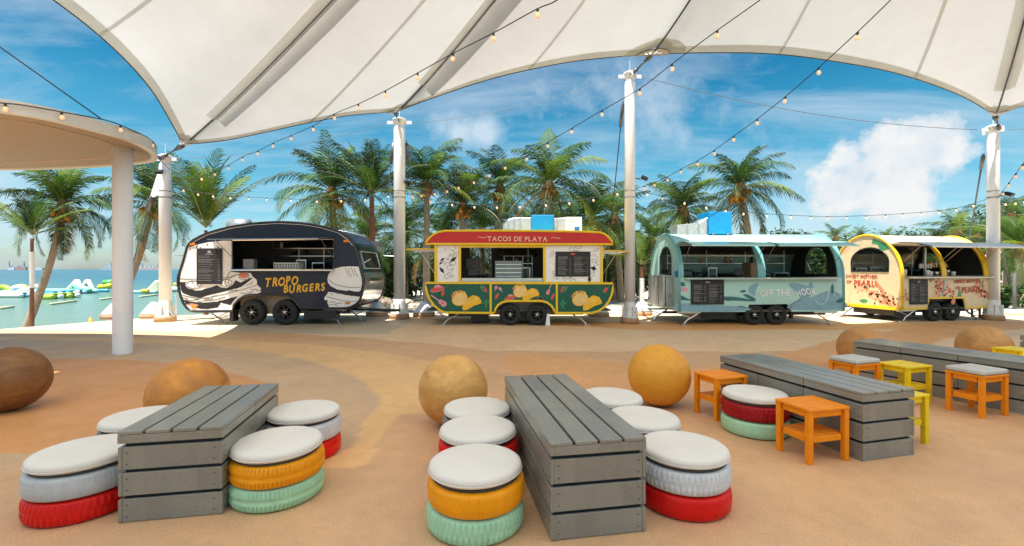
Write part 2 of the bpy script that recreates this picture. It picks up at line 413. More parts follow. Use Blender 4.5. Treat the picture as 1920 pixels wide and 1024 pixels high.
# ------------------------------------------------------------------ round flat roof with its column
rz_ = 3.77
rp = [(-7.1, 6.31), (-6.75, 6.69), (-6.54, 7.34), (-6.49, 7.79), (-6.6, 8.3), (-6.86, 8.8), (-7.25, 9.24), (-7.8, 9.5), (-8.6, 9.72), (-10, 9.95), (-11.3, 10.07), (-14, 10.0), (-17, 9.0), (-18, 7.8), (-17, 6.4), (-14, 5.8), (-11, 5.75), (-8.8, 5.8), (-7.8, 5.95)]
rloop = [(p.x, p.y) for p in crom([(x, y, 0) for x, y in rp], 8, True)]
RF = thing('round_roof', 'flat cream roof with a rounded rim on a fat white column, left of the trailers', 'roof', (-7.115, 8.32, 0))
def loc(m): return [(x + 7.115, y - 8.32) for x, y in m]
cen = Vector((-11.8, 7.9))
def inset(loop, d):
    out = []
    k = len(loop)
    for i in range(k):
        a = Vector(loop[i - 1]); b_ = Vector(loop[(i + 1) % k]); tn = (b_ - a).normalized(); nrm = Vector((-tn.y, tn.x))
        p = Vector(loop[i]); q = p + nrm * d
        if (q - cen).length > (p - cen).length: q = p - nrm * d
        out.append((q.x, q.y))
    return out
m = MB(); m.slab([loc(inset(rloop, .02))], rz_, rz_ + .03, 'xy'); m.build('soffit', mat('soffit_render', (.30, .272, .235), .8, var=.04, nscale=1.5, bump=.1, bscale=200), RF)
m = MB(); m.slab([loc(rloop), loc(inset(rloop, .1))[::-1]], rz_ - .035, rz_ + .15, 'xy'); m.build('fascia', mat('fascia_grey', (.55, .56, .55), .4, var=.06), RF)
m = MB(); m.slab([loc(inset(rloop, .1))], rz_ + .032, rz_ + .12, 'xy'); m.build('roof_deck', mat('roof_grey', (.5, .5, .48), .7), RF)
m = MB(); m.smooth = True; m.lathe([(.0, 0), (.151, 0), (.155, .01), (.155, .05), (.150, .06), (.150, 3.775), (0, 3.775)], 40)
m.build('column', mat('column_paint', (.74, .74, .76), .45, var=.03, nscale=2, streak=.06), RF)
inner = loc(inset(rloop, .55)); m = MB()
for i in range(0, len(inner) - 1): m.stroke(inner[i:i + 2], .015, rz_ - .012, rz_ - .002, plane='xy')
m.build('soffit_groove', mat('groove_brown', (.55, .44, .33), .8), RF)

# ------------------------------------------------------------------ tensile canopy
E = [[(342, 270, 12.6), (327, 240, 11.9), (283, 167, 10.6), (213, 90, 9.2), (102, 0, 8.0), (-100, -130, 6.5), (-400, -250, 5.0)],
     [(342, 270, 12.6), (430, 261, 12.2), (580, 229, 12.1), (660, 215, 12.8), (742, 209, 13.9)],
     [(742, 209, 13.9), (800, 187, 12.9), (900, 153, 12.0), (1000, 128, 11.6), (1100, 111, 11.7), (1220, 101, 12.3)],
     [(1220, 101, 12.3), (1330, 98, 11.4), (1460, 101, 11.1), (1600, 120, 11.4), (1700, 142, 12.0), (1800, 178, 12.8), (1866, 216, 13.4)],
     [(1866, 216, 13.4), (1925, 196, 12.7), (2060, 165, 11.4), (2300, 150, 10.4), (2700, 170, 10.0)]]
P = px(2443, -2059, 3.0)
edges = [crom([px(*q) for q in e], 16) for e in E]
back_c = [edges[0][-1], Vector((-9.0, 1.0, 5.3)), Vector((-8.2, -1.8, 6.0)), Vector((-9.0, -4.6, 5.3))]
edges.append(crom(back_c, 8))
edges.append(crom([(-9.0, -4.6, 5.3), (-4, -3.6, 6.2), (1, -3.3, 6.5), (8, -3.6, 6.2), (14, -4.6, 5.2)], 8))
edges.append(crom([(14, -4.6, 5.2), (13.6, -1, 6.0), (15, 3, 6.3), edges[4][-1]], 8))
raw_edges = [[p.copy() for p in e] for e in edges]
RING = .7
def S(e, v, off=0.0):
    d = (e - P); d.z = 0; d.normalize(); top = P + d * RING
    p = e.lerp(top, v); sag = .55 * math.sin(PI * v) ** .8 * (1 - .3 * v) if 0 < v < 1 else 0
    return p - Vector((0, 0, sag + off))
def fabric(name, col, tr):
    m = bpy.data.materials.new(name); m.use_nodes = True; t = m.node_tree; b = t.nodes['Principled BSDF']; out = t.nodes['Material Output']
    b.inputs['Roughness'].default_value = .75; b.inputs['Specular IOR Level'].default_value = .2
    co = N(t, 'ShaderNodeTexCoord').outputs['Object']
    c = mixc(t, 1.0, (*col,), ramp(t, noise_n(t, co, .8, 6, .65), [(.3, .93), (.7, 1.03)]), 'MULTIPLY')
    c = mixc(t, 1.0, c, ramp(t, noise_n(t, co, 6, 6, .75), [(.3, .965), (.7, 1.02)]), 'MULTIPLY')
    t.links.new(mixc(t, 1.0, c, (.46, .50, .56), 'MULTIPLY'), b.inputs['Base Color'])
    trn = N(t, 'ShaderNodeBsdfTranslucent'); t.links.new(c, trn.inputs[0])
    ms = N(t, 'ShaderNodeMixShader'); ms.inputs[0].default_value = tr
    t.links.new(b.outputs[0], ms.inputs[1]); t.links.new(trn.outputs[0], ms.inputs[2]); t.links.new(ms.outputs[0], out.inputs[0])
    return m
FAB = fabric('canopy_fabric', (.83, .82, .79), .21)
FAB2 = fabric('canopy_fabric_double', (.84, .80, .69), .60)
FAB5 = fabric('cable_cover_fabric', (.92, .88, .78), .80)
FAB4 = fabric('canopy_rear_fill_film', (.86, .86, .84), .48)  # more translucent film, added to pass fill light down to the foreground
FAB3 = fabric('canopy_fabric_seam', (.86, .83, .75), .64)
CN = thing('canopy', 'huge white fabric canopy with scalloped cable edges stretched over the whole terrace', 'canopy', (0, 0, 0))
corners = [raw_edges[1][0], raw_edges[2][0], raw_edges[3][0], raw_edges[4][0]]
CR = (.55, .62, .92, .6)
for e in edges[:5]:      # the cloth stops short of the steel plates at the mast corners
    for i_, p in enumerate(e):
        for q, rd in zip(corners, CR):
            d_ = (p - q).length; r0 = rd * .46
            if d_ < r0: e[i_] = p + (P - p).normalized() * math.sqrt(r0 * r0 - d_ * d_) * .8
vs_ = [0, .012, .03, .06, .1, .16, .24, .34, .45, .57, .7, .82, .92, 1.0]
def strip_mesh(m, pts_u, vlist, off=0.0):
    vs = [tuple(S(e, v, off)) for e in pts_u for v in vlist]; k = len(vlist)
    fs = [(i * k + j, (i + 1) * k + j, (i + 1) * k + j + 1, i * k + j + 1) for i in range(len(pts_u) - 1) for j in range(k - 1)]
    m.add(vs, fs)
for i, e in enumerate(edges):
    m = MB(); m.smooth = True; strip_mesh(m, e, vs_); m.build('fabric_panel', FAB if i < 5 else FAB4, CN)  # unseen bays behind the camera take the added fill-light film
for i, e in enumerate(edges[:5]):
    m = MB(); m.smooth = True
    k = len(e)
    def ev(i_, w):   # a border of even width w
        q = e[i_]; L = (q - P).length; return w / L
    vs = []; fs = []
    ws = [0, .12, .24, .36]
    for i_ in range(k):
        for w in ws: vs.append(tuple(S(e[i_], ev(i_, w), .012)))
    n_ = len(ws); fs = [(a * n_ + j, (a + 1) * n_ + j, (a + 1) * n_ + j + 1, a * n_ + j + 1) for a in range(k - 1) for j in range(n_ - 1)]
    m.add(vs, fs); m.build('edge_band', FAB2, CN)
    m = MB(); m.smooth = True; m.tube([tuple(S(q, 0, .01)) for q in raw_edges[i]], .016, 6); m.build('edge_cable', CABLE, CN)
def lerp_edge(e, t):
    f = t * (len(e) - 1); i = min(int(f), len(e) - 2); return e[i].lerp(e[i + 1], f - i)
def near_px(e, x):
    best = min(range(len(e) * 10), key=lambda k: abs((lambda p: p.x / p.y * F + CX)(lerp_edge(e, k / (len(e) * 10))) - x)); return lerp_edge(e, best / (len(e) * 10))
def side(e, q):
    d = (q - P); d.z = 0; d.normalize(); return Vector((-d.y, d.x, 0))
for ei, xx in ((0, 185), (1, 580), (2, 990), (3, 1460), (3, 1715), (4, 2060), (4, 2400)):
    q = near_px(edges[ei], xx); sd = side(None, q) * .035
    m = MB(); m.smooth = True
    for sgn in (1,):
        vs = []; vl = [.0 + i / 30 for i in range(31)]
        for v in vl:
            p = S(q, v, .018); vs += [tuple(p - sd), tuple(p + sd)]
        m.add(vs, [(2 * i, 2 * i + 1, 2 * i + 3, 2 * i + 2) for i in range(30)])
    m.build('seam_strip', FAB3, CN)
for ci, q in enumerate(corners):
    # ridge cable and the two cover flaps beside it
    v0 = (.115, .135, .40, .125)[ci]; sd = side(None, q)
    m = MB(); m.smooth = True; m.tube([tuple(S(q, v, .05)) for v in np.linspace(.03, 1, 24)], .022, 6); m.build('ridge_cable', CABLE, CN)
    for sg in (-1, 1):
        if ci == 2: continue
        vs = []; vl = np.linspace(v0, .97, 28)
        for v in vl:
            p = S(q, v, .03); vs += [tuple(p + sd * sg * .02 - Vector((0, 0, .05))), tuple(p + sd * sg * .12 - Vector((0, 0, .03))), tuple(p + sd * sg * .20)]
        m = MB(); m.smooth = True
        m.add(vs, [(3 * i + j, 3 * i + j + 1, 3 * i + j + 4, 3 * i + j + 3) for i in range(27) for j in range(2)])
        m.build('cable_cover', FAB5, CN)
    # reinforcing half disc of doubled fabric and the steel clamp plate
    eA = edges[ci][::-1] if ci == 0 else edges[ci]
    left = raw_edges[0] if ci == 0 else raw_edges[ci][::-1]; right = raw_edges[ci + 1]
    def along(e, dist):
        acc_ = 0
        for a, b_ in zip(e, e[1:]):
            l = (b_ - a).length
            if acc_ + l >= dist: return a.lerp(b_, (dist - acc_) / l)
            acc_ += l
        return e[-1]
    def fan(rad, off, name, mtl, depth_in, holes=False, t=0.0):
        n = 16; vs = [tuple(q - Vector((0, 0, off)))]
        rim = []
        for i in range(n + 1):
            f = -1 + 2 * i / n
            e = left if f < 0 else right
            base = along(e, rad * abs(math.sin(f * PI / 2)))
            up_ = depth_in * math.cos(f * PI / 2)
            p = S(base, up_ / (base - P).length, off); rim.append(tuple(p))
        return rim
    rad = (.55, .62, .92, .6)[ci]
    rim = fan(rad, .024, 'a', None, rad * .85)
    m = MB(); m.add([tuple(q - Vector((0, 0, .024)))] + rim, [(0, i + 1, i + 2) for i in range(16)]); m.build('corner_patch', FAB2, CN)
    pr = rad * .55; rim = fan(pr, .05, 'b', None, pr * .75); rim2 = fan(pr * .62, .05, 'b', None, pr * .50)
    vs = rim + rim2; fs = [(i, i + 1, 18 + i, 17 + i) for i in range(16)]
    c0 = tuple(q - Vector((0, 0, .05)) + (q - P).normalized() * .03); vs.append(c0)
    for i in range(16):
        if i in (0, 1, 4, 7, 8, 11, 14, 15): fs.append((17 + i, 18 + i, 34))
    up = [(x, y, z + .02) for x, y, z in vs]
    m = MB(); m.add(vs, fs); m.add(up, fs)
    m.build('corner_plate', mat('plate_steel', (.40, .37, .34), .5, .5), CN)

# ------------------------------------------------------------------ masts
def mast(x, yb, Z, ytop, r, label, q, cap='lugs', rake=None):
    b = px(x, yb, Z); X = b.x; H = HC + (HY - ytop) / F * Z
    T = thing('mast', label, 'mast', (X, Z, 0), 0, 'white steel masts holding up the canopy')
    m = MB(); m.smooth = True
    m.lathe([(0, .3), (r, .3), (r, H - .35), (r * .93, H - .3), (r * .93, H - .28), (0, H - .28)], 28); m.build('pole', MAST, T)
    m = MB(); m.smooth = True; m.lathe([(0, 0), (r * 1.75, 0), (r * 1.75, .13), (r * 1.65, .15), (0, .15)], 28); m.build('plinth', mat('plinth_brown', (.42, .26, .15), .8, bump=.2), T)
    m = MB(); m.smooth = True; m.lathe([(0, .152), (r * 1.55, .152), (r * 1.55, .19), (r * 1.3, .2), (r * 1.05, .42), (r * 1.05, .6), (r * .98, .62), (0, .62)], 28)
    m.smooth = False
    for k in range(8):
        a = k * PI / 4 + .2; m.obox((math.cos(a) * r * 1.27, math.sin(a) * r * 1.27, .33), (r * .5, .02, .28), (0, 0, a))
        m.obox((math.cos(a + .39) * r * 1.42, math.sin(a + .39) * r * 1.42, .21), (.035, .035, .04))
    m.build('base_flange', mat('flange_white', (.74, .74, .72), .4, streak=.3), T)
    m = MB(); m.smooth = True; m.lathe([(0, H - .3), (r * .8, H - .3), (r * .8, H - .08), (r * 1.2, H - .06), (r * 1.2, H - .02), (r * .6, H + .02), (0, H + .03)], 24)
    m.smooth = False
    m.box(-r * 2.2, r * 2.2, -.02, .02, H - .17, H - .07); m.box(-.02, .02, -r * 2.0, r * 2.0, H - .2, H - .08)
    m.tube([(0, 0, H), (0, 0, H + .34)], .008, 5)
    m.build('head', MAST, T)
    # turnbuckle from the head to the canopy corner
    a = Vector((0, -r * 1.2, H - .15)); c_ = Vector(q) - Vector((X, Z, 0)) - Vector((0, 0, .04)); d = c_ - a
    m = MB(); m.smooth = True
    m.tube([a, a + d * .3], .05, 8); m.tube([a + d * .28, a + d * .72], .024, 8); m.tube([a + d * .7, a + d * .86], .045, 8); m.tube([a + d * .84, c_], .07, 8)
    m.build('turnbuckle', mat('turnbuckle_steel', (.12, .12, .12), .4, .6), T)
    m = MB(); m.smooth = True
    m.lathe([(r * 1.03, 0), (r * 1.03, .04)], 24, (0, 0, HC + (HY - 372) / F * Z)); m.lathe([(r * 1.02, 0), (r * 1.02, .03)], 24, (0, 0, HC + (HY - 360) / F * Z))
    m.build('band', mat('band_grey', (.3, .3, .3), .4, .6), T)
    return T, X, H
M1, X1, H1 = mast(310, 600, 13.5, 291, .158, 'white mast at the left of the black burger trailer', corners[0])
M2, X2, H2 = mast(749, 600, 14.3, 223, .176, 'white mast standing between the black trailer and the taco trailer', corners[1])
M3, X3, H3 = mast(1181, 605, 13.1, 136, .150, 'tallest white mast, standing right of the taco trailer', corners[2])
M4, X4, H4 = mast(1862, 600, 13.9, 236, .150, 'fat white mast at the right end of the cream bubble tea trailer', corners[3])
# raking plate and rod on the first mast; floodlights
m = MB(); m.slab([[(-.12, H1 - .15), (-.2, H1 - .5), (-.42, H1 - 1.2), (-.36, H1 - 1.25), (-.2, H1 - 1.18), (-.1, H1 - 1.2)]], -.03, .03); m.build('lug_plate', MAST, M1)
def flood(T, x, y, z, rz, label=None):
    t_ = thing('floodlight', label, 'floodlight', T.location + Vector((x, y, z)), rz, 'small black floodlights on the masts')
    m = MB(); m.obox((.12, 0, .0), (.2, .15, .09), (0, R(28), 0)); m.build('housing', BLACK, t_, .01)
    m = MB(); m.tube([(-.12, 0, 0), (0, 0, -.02), (.06, 0, -.01)], .02, 6); m.build('bracket', BLACK, t_)
flood(M3, .28, -.05, HC + (HY - 335) / F * 13.1, R(-10), 'small black floodlight on the right side of the tallest mast')
flood(M1, .06, -.25, HC + (HY - 327) / F * 13.5, R(-70), 'small black floodlight near the top of the leftmost mast')
flood(M2, .22, -.02, HC + (HY - 344) / F * 14.3, R(-60), 'small black floodlight on the mast left of the taco trailer')
flood(M4, .02, -.3, HC + (HY - 368) / F * 13.9, R(-80), 'small black floodlight on the fat mast at the right')
# cone shaped anchor blocks of the tie-backs
def anchor(x, y, label):
    p = gp(x, y); T = thing('cable_anchor', label, 'anchor block', (p.x, p.y, 0), 0, 'white cone anchors behind the trailers')
    m = MB(); m.smooth = True; m.lathe([(0, 0), (.36, 0), (.36, .13), (0, .13)], 24); m.build('plinth', mat('plinth_brown', (0, 0, 0)), T)
    m = MB(); m.smooth = True; m.lathe([(0, .132), (.34, .132), (.3, .2), (.13, .42), (.07, .5), (0, .5)], 20); m.build('cone', MAST, T)
    return Vector((p.x, p.y, .48))
A1 = anchor(288, 596, 'white cone anchor block just behind the leftmost mast')
A2 = anchor(707, 592, 'white cone anchor block right of the black burger trailer')
A3 = anchor(1122, 593, 'white cone anchor block at the right end of the taco trailer')
A4 = anchor(215, 597, 'white cone anchor block half behind the round column')
A5 = anchor(795, 593, 'white cone anchor block at the left end of the taco trailer')
A6 = anchor(1203, 591, 'white cone anchor block between the tallest mast and the teal trailer')
def cable(name, label, a, b, r, sag, mtl, group=None, n=20, hook=False):
    a, b = Vector(a), Vector(b); m = MB(); m.smooth = True
    pts = [a.lerp(b, i / n) - Vector((0, 0, sag * 4 * (i / n) * (1 - i / n))) - a for i in range(n + 1)]
    T = thing(name, label, 'cable', a, 0, group)
    m.tube(pts, r, 5); m.build('wire', mtl, T)
    if hook:
        d = (b - a).normalized(); m = MB(); m.smooth = True
        m.tube([Vector((0, 0, 0)) + d * .1, d * .75], .05, 8); m.build('end_fitting', mat('turnbuckle_steel', (0, 0, 0)), T)
    return T
g = 'thin cables spanning from mast to mast'
cable('span_cable', 'thin steel cable between the leftmost mast and the second mast', (X1 + .2, 13.5, H1 - .1), (X2 - .4, 14.3, H2 - .12), .006, .25, WIRE, g)
cable('span_cable', 'thin steel cable rising from the second mast to the tallest mast', (X2 + .4, 14.3, H2 - .12), (X3 - .36, 13.1, H3 - .12), .006, .25, WIRE, g)
cable('span_cable', 'thin steel cable from the tallest mast down to the fat right mast', (X3 + .36, 13.1, H3 - .12), (X4 - .49, 13.9, H4 - .12), .009, .3, WIRE, g)
cable('span_cable', 'thin steel cable leaving the fat right mast towards the frame edge', (X4 + .49, 13.9, H4 - .12), (X4 + 9, 12.6, H4 + .8), .009, .2, WIRE, g)
g = 'steel tie-back cables of the masts'
cable('stay_cable', 'dark stay cable running down behind the left side of the tallest mast', (X3 - .17, 13.2, HC + (HY - 190) / F * 13.2), px(1130, 580, 18), .016, 0, CABLE, g, 4, True)
cable('stay_cable', 'dark stay cable dropping steeply beside the foot of the tallest mast', (X3 + .05, 13.35, HC + (HY - 300) / F * 13.3), px(1200, 588, 15.6), .02, 0, CABLE, g, 4, True)
cable('stay_cable', 'pale stay cable running down to the right of the second mast', (X2 + .2, 14.35, HC + (HY - 262) / F * 14.3), A5, .012, 0, WIRE, g, 4, True)
cable('stay_cable', 'pale stay cable running down to the left of the second mast', (X2 - .2, 14.35, HC + (HY - 262) / F * 14.3), A2, .012, 0, WIRE, g, 4, True)
cable('stay_cable', 'dark blue stay cable leaning left from the fat right mast', (X4 - .24, 13.95, HC + (HY - 288) / F * 13.9), px(1812, 480, 18.5), .026, 0, mat('cable_blue', (.03, .06, .09), .4), g, 4, True)
cable('stay_cable', 'dark stay cable leaning right from the fat right mast', (X4 + .17, 14.1, HC + (HY - 350) / F * 13.9), px(1893, 540, 19), .026, 0, CABLE, g, 4, True)
cable('stay_cable', 'dark stay rod falling left from the plate of the leftmost mast', (X1 - .4, 13.5, H1 - 1.2), px(242, 520, 16.5), .022, 0, mat('cable_blue', (0, 0, 0)), g, 4, True)
cable('stay_cable', 'thin black cable crossing the open sky to the rim of the round roof', px(-60, 46, 6.5), px(191, 224, 7.3) , .010, .0, CABLE, g, 4)

# ------------------------------------------------------------------ festoon lights
BULB = mat('lit_bulb', (.9, .62, .4), .3, emit=(1.0, .60, .34), estr=.14, var=.02)
sock = MB(); sock.smooth = True; sock.lathe([(0, .0), (.017, 0), (.02, -.02), (.016, -.055), (0, -.055)], 8)
sock.cur = 1; sock.lathe([(0, -.05), (.014, -.052), (.033, -.085), (.036, -.105), (.026, -.132), (0, -.14)], 10)
bulb_me = sock.mesh('bulb', [CABLE, BULB])
def festoon(label, pts, bulbs, r=.007, n=10, every=None, scale=1.0):
    pts = [px(*p) for p in pts]; path = crom(pts, n); o0 = path[0]
    T = thing('string_lights', label, 'string lights', o0, 0, 'festoon strings of small round bulbs')
    m = MB(); m.smooth = True; m.tube([p - o0 for p in path], r, 5); m.build('cord', CABLE, T)
    def at_x(x):
        for a, b in zip(path, path[1:]):
            xa, xb = a.x / a.y * F + CX, b.x / b.y * F + CX
            if (xa - x) * (xb - x) <= 0 and xa != xb: return a.lerp(b, (x - xa) / (xb - xa))
        return None
    if every:
        L = 0; nxt = every * .6; bulbs_p = []
        for a, b in zip(path, path[1:]):
            l = (b - a).length
            while L + l >= nxt: bulbs_p.append(a.lerp(b, (nxt - L) / l)); nxt += every
            L += l
    else: bulbs_p = [at_x(x) for x in bulbs]
    for p in bulbs_p:
        if p is None: continue
        o = ob('bulb', bulb_me, T); o.location = p - o0; o.rotation_euler = (random.uniform(-.15, .15), random.uniform(-.15, .15), 0)
        o.scale = (scale * .84,) * 3
    return T
festoon('string of bulbs clipped around the rim of the round roof', [(-60, 183, 6.2), (0, 193, 6.28), (40, 197, 6.4), (115, 210, 6.72), (200, 226, 7.25), (245, 243, 7.7), (275, 257, 8.2), (290, 270, 8.55), (293, 286, 8.9), (300, 300, 11.0), (318, 318, 13.4)], [10, 115, 226, 286], .009, 6)
festoon('string of bulbs sweeping from the upper middle down to the leftmost mast', [(1110, -50, 4.8), (1045, 0, 5.1), (1005, 18, 5.35), (925, 62, 5.9), (850, 100, 6.5), (783, 137, 7.1), (723, 170, 7.8), (672, 195, 8.5), (626, 214, 9.1), (587, 236, 9.8), (546, 254, 10.4), (513, 268, 10.9), (484, 283, 11.4), (455, 294, 11.8), (425, 312, 12.2), (395, 325, 12.6), (360, 336, 13.0), (318, 340, 13.3)], [1008, 925, 850, 783, 723, 672, 626, 587, 546, 513, 484, 455, 428, 403, 378])
festoon('string of bulbs passing the tallest mast and dropping to the second mast', [(1500, -60, 5.2), (1425, 0, 5.7), (1345, 57, 6.3), (1260, 120, 7.0), (1200, 166, 7.6), (1129, 207, 8.3), (1073, 240, 9.0), (1027, 267, 9.6), (987, 292, 10.2), (948, 309, 10.8), (918, 324, 11.3), (889, 337, 11.8), (860, 347, 12.3), (838, 354, 12.7), (800, 362, 13.4), (760, 364, 14.0)], [1345, 1260, 1200, 1129, 1073, 1027, 987, 948, 918, 889, 860, 838, 815, 790, 774])
festoon('string of bulbs falling from the upper right to the tallest mast', [(1720, -50, 5.2), (1670, 0, 5.6), (1608, 60, 6.2), (1535, 127, 7.0), (1473, 181, 7.7), (1420, 223, 8.4), (1376, 255, 9.1), (1339, 282, 9.7), (1307, 302, 10.3), (1277, 317, 10.9), (1251, 332, 11.4), (1228, 342, 11.9), (1192, 354, 12.9)], [1608, 1535, 1473, 1420, 1376, 1339, 1307, 1277, 1251, 1228, 1208])
festoon('slack string of bulbs between the leftmost mast and the second mast', [(320, 345, 13.4), (370, 360, 13.6), (430, 367, 13.8), (500, 371, 14.0), (594, 374, 14.1), (685, 371, 14.2), (748, 361, 14.1)], [345, 372, 400, 433, 466, 500, 546, 594, 640, 685, 728])
festoon('slack string of bulbs above the taco trailer between two masts', [(757, 362, 14.1), (807, 374, 14.0), (890, 384, 13.8), (975, 384, 13.5), (1067, 377, 13.3), (1112, 371, 13.2), (1180, 354, 13.0)], [775, 807, 848, 890, 932, 975, 1023, 1067, 1112, 1157])
festoon('long slack string of bulbs above the teal and cream trailers', [(1190, 355, 13.0), (1242, 368, 13.1), (1324, 385, 13.3), (1390, 396, 13.5), (1470, 403, 13.7), (1560, 406, 13.8), (1650, 403, 13.9), (1740, 397, 13.9), (1800, 389, 13.9), (1850, 374, 13.8)], [1213, 1242, 1283, 1324, 1360, 1395, 1438, 1482, 1520, 1551, 1588, 1624, 1660, 1693, 1727, 1760, 1793, 1826])
festoon('short string of bulbs rising from the fat right mast past the frame edge', [(1870, 372, 13.6), (1885, 352, 12.0), (1905, 325, 10.4), (1930, 292, 9.0), (1990, 215, 7.5)], [1880, 1892, 1905, 1918], .008)
festoon('level string of bulbs leaving the fat right mast at the frame edge', [(1872, 380, 13.8), (1900, 378, 13.9), (1930, 372, 14.0), (2000, 350, 14.0)], [1885, 1903, 1920])
# ------------------------------------------------------------------ trailers: shared pieces
NAVY = mat('navy_paint', (.011, .019, .042), .35, var=.15, coat=.12, spec=.3)
YEL = mat('yellow_trim', (.84, .56, .015), .35, var=.06, coat=.1)
GREENP = mat('dark_green_panel', (.006, .10, .06), .4, var=.1)
REDP = mat('red_fascia', (.50, .010, .012), .45, var=.08)
TEAL = mat('teal_paint', (.40, .66, .60), .32, var=.05, coat=.3)
TEAL2 = mat('teal_trim', (.16, .42, .44), .3, coat=.5)
CREAMP = mat('cream_wrap', (.74, .60, .38), .4, var=.07)
WHITEA = mat('white_wrap', (.85, .84, .83), .45, var=.05)
INK = mat('ink_black', (.015, .016, .02), .5)
BOARD = mat('menu_board_black', (.018, .018, .02), .6)
CHALK = mat('menu_print', (.34, .34, .34), .7)
ORL = mat('marker_lens', (.75, .22, .01), .25)
PINK = mat('print_pink', (.72, .30, .38), .5); REDI = mat('print_red', (.62, .09, .06), .5); YELI = mat('print_yellow', (.95, .50, .02), .5)
TACO = mat('print_taco', (.85, .58, .22), .5); GRNI = mat('print_green', (.05, .28, .12), .5); SALM = mat('print_salmon', (.72, .25, .14), .5)
GOLD = mat('lettering_cream', (.75, .58, .36), .5); BLUEF = mat('blue_duct_filter', (.0, .27, .62), .45); MIST = mat('print_mist', (.22, .40, .48), .5); DTEAL = mat('print_dark_teal', (.03, .16, .17), .5)
PALE = mat('print_pale', (.62, .68, .68), .5)
gm = bpy.data.materials.new('clear_glass'); gm.use_nodes = True; t = gm.node_tree; b = t.nodes['Principled BSDF']; out = t.nodes['Material Output']
b.inputs['Base Color'].default_value = (.03, .04, .04, 1); b.inputs['Roughness'].default_value = .04
tr = N(t, 'ShaderNodeBsdfTransparent'); tr.inputs[0].default_value = (.75, .8, .8, 1); ms = N(t, 'ShaderNodeMixShader'); ms.inputs[0].default_value = .25
t.links.new(tr.outputs[0], ms.inputs[1]); t.links.new(b.outputs[0], ms.inputs[2]); t.links.new(ms.outputs[0], out.inputs[0])

def wheel(parent, x, y, r, w=.2):
    o = bpy.data.objects.new('wheel', None)
    m = MB(); m.smooth = True
    m.lathe([(r * .55, -w / 2 + .01), (r * .62, -w / 2), (r * .9, -w / 2), (r * .985, -w * .38), (r, -w * .2), (r, w * .2), (r * .985, w * .38), (r * .9, w / 2), (r * .55, w / 2)], 36, (0, 0, 0), 'y', lambda i, j, rr: rr - (.006 if 3 < i < 6 and j % 2 else 0))
    me = m.mesh('wheel', RUBBER); o = ob('wheel', me, parent); o.location = (x, y, r)
    m = MB(); m.smooth = True
    m.lathe([(r * .60, -w / 2 + .02), (r * .56, -w / 2 - .004), (r * .50, -w / 2 + .01), (r * .47, -w / 2 + .05), (0, -w / 2 + .06)], 30, (0, 0, 0), 'y')
    m.smooth = False
    for k in range(7):
        a = 2 * PI * k / 7; m.obox((math.cos(a) * r * .3, -w / 2 + .035, math.sin(a) * r * .3), (r * .42, .03, r * .12), (0, -a, 0))
    m.cur = 1; m.smooth = True; m.lathe([(0, -w / 2 - .005), (r * .1, -w / 2 - .003), (r * .13, -w / 2 + .04)], 14, (0, 0, 0), 'y')
    for k in range(5):
        a = 2 * PI * k / 5 + .3; m.lathe([(0, -w / 2 + .005), (.012, -w / 2 + .007), (.012, -w / 2 + .04)], 6, (math.cos(a) * r * .19, 0, math.sin(a) * r * .19), 'y')
    m.build('rim', [mat('rim_black', (.02, .02, .022), .25, .6), CHROME], o)
    return o
def jack(parent, x, y, h, flip=1, dark=True):
    m = MB(); m.smooth = False
    M_ = STEEL if not dark else mat('jack_steel', (.3, .3, .3), .4, .8)
    m.tube([(x, y, h), (x + flip * .32, y, .14), (x + flip * .42, y - .02, .04)], .02, 6); m.tube([(x + flip * .55, y, h), (x + flip * .22, y, .2), (x + flip * .05, y, h - .02)], .014, 6)
    m.obox((x + flip * .43, y - .02, .015), (.16, .12, .03), (0, 0, 0)); m.box(min(x - .05, x + flip * .6), max(x + .05, x + flip * .6), y - .03, y + .03, h, h + .05)
    m.build('stabiliser_jack', M_, parent)
def menu(parent, x0, x1, z0, z1, y, label, two=False, logo=None, side=None):
    """menu boards are screwed to the trailer, so they are its parts"""
    m = MB(); m.box(x0, x1, y - .02, y, z0, z1); o = m.build('menu_board', BOARD, parent, .004)
    rnd = random.Random(int(x0 * 100) + 5); m = MB(); w = x1 - x0; h = z1 - z0; yy = y - .024
    cols = [(x0 + w * .08, x0 + w * .44), (x0 + w * .54, x0 + w * .92)] if two else [(x0 + w * .08, x0 + w * .66)]
    m.cur = 1 if logo else 0
    m.box(x0 + w * .44, x0 + w * .56, yy, y - .02, z1 - h * .13, z1 - h * .07); m.cur = 0
    if not two: m.box(x0 + w * .36, x0 + w * .64, yy, y - .02, z1 - h * .17, z1 - h * .155)
    for (a, b_) in cols:
        zz = z1 - h * .22
        while zz > z0 + h * .08:
            L = rnd.uniform(.55, 1.0); th = .010 if rnd.random() < .25 else .006
            xx = a
            while xx < a + (b_ - a) * L * (.75 if two else 1):
                k = rnd.uniform(.02, .07); m.box(xx, min(xx + k, b_), yy, y - .02, zz, zz + th); xx += k + .012
            if rnd.random() < .7: m.box(b_ - .03 if two else x0 + w * .84, b_ if two else x0 + w * .91, yy, y - .02, zz, zz + th)
            zz -= h * rnd.choice((.034, .038, .06))
    m.build('menu_print', [CHALK, logo or CHALK], o)
    if label: o['label'] = label
    return o
def elps(cx, cz, a, b, n=28, t0=0, t1=2 * PI, rot=0):
    full = abs(t1 - t0 - 2 * PI) < 1e-6; out_ = []
    for i in range(n if full else n + 1):
        t = t0 + (t1 - t0) * i / n; x, z = a * math.cos(t), b * math.sin(t)
        out_.append((cx + x * math.cos(rot) - z * math.sin(rot), cz + x * math.sin(rot) + z * math.cos(rot)))
    return out_
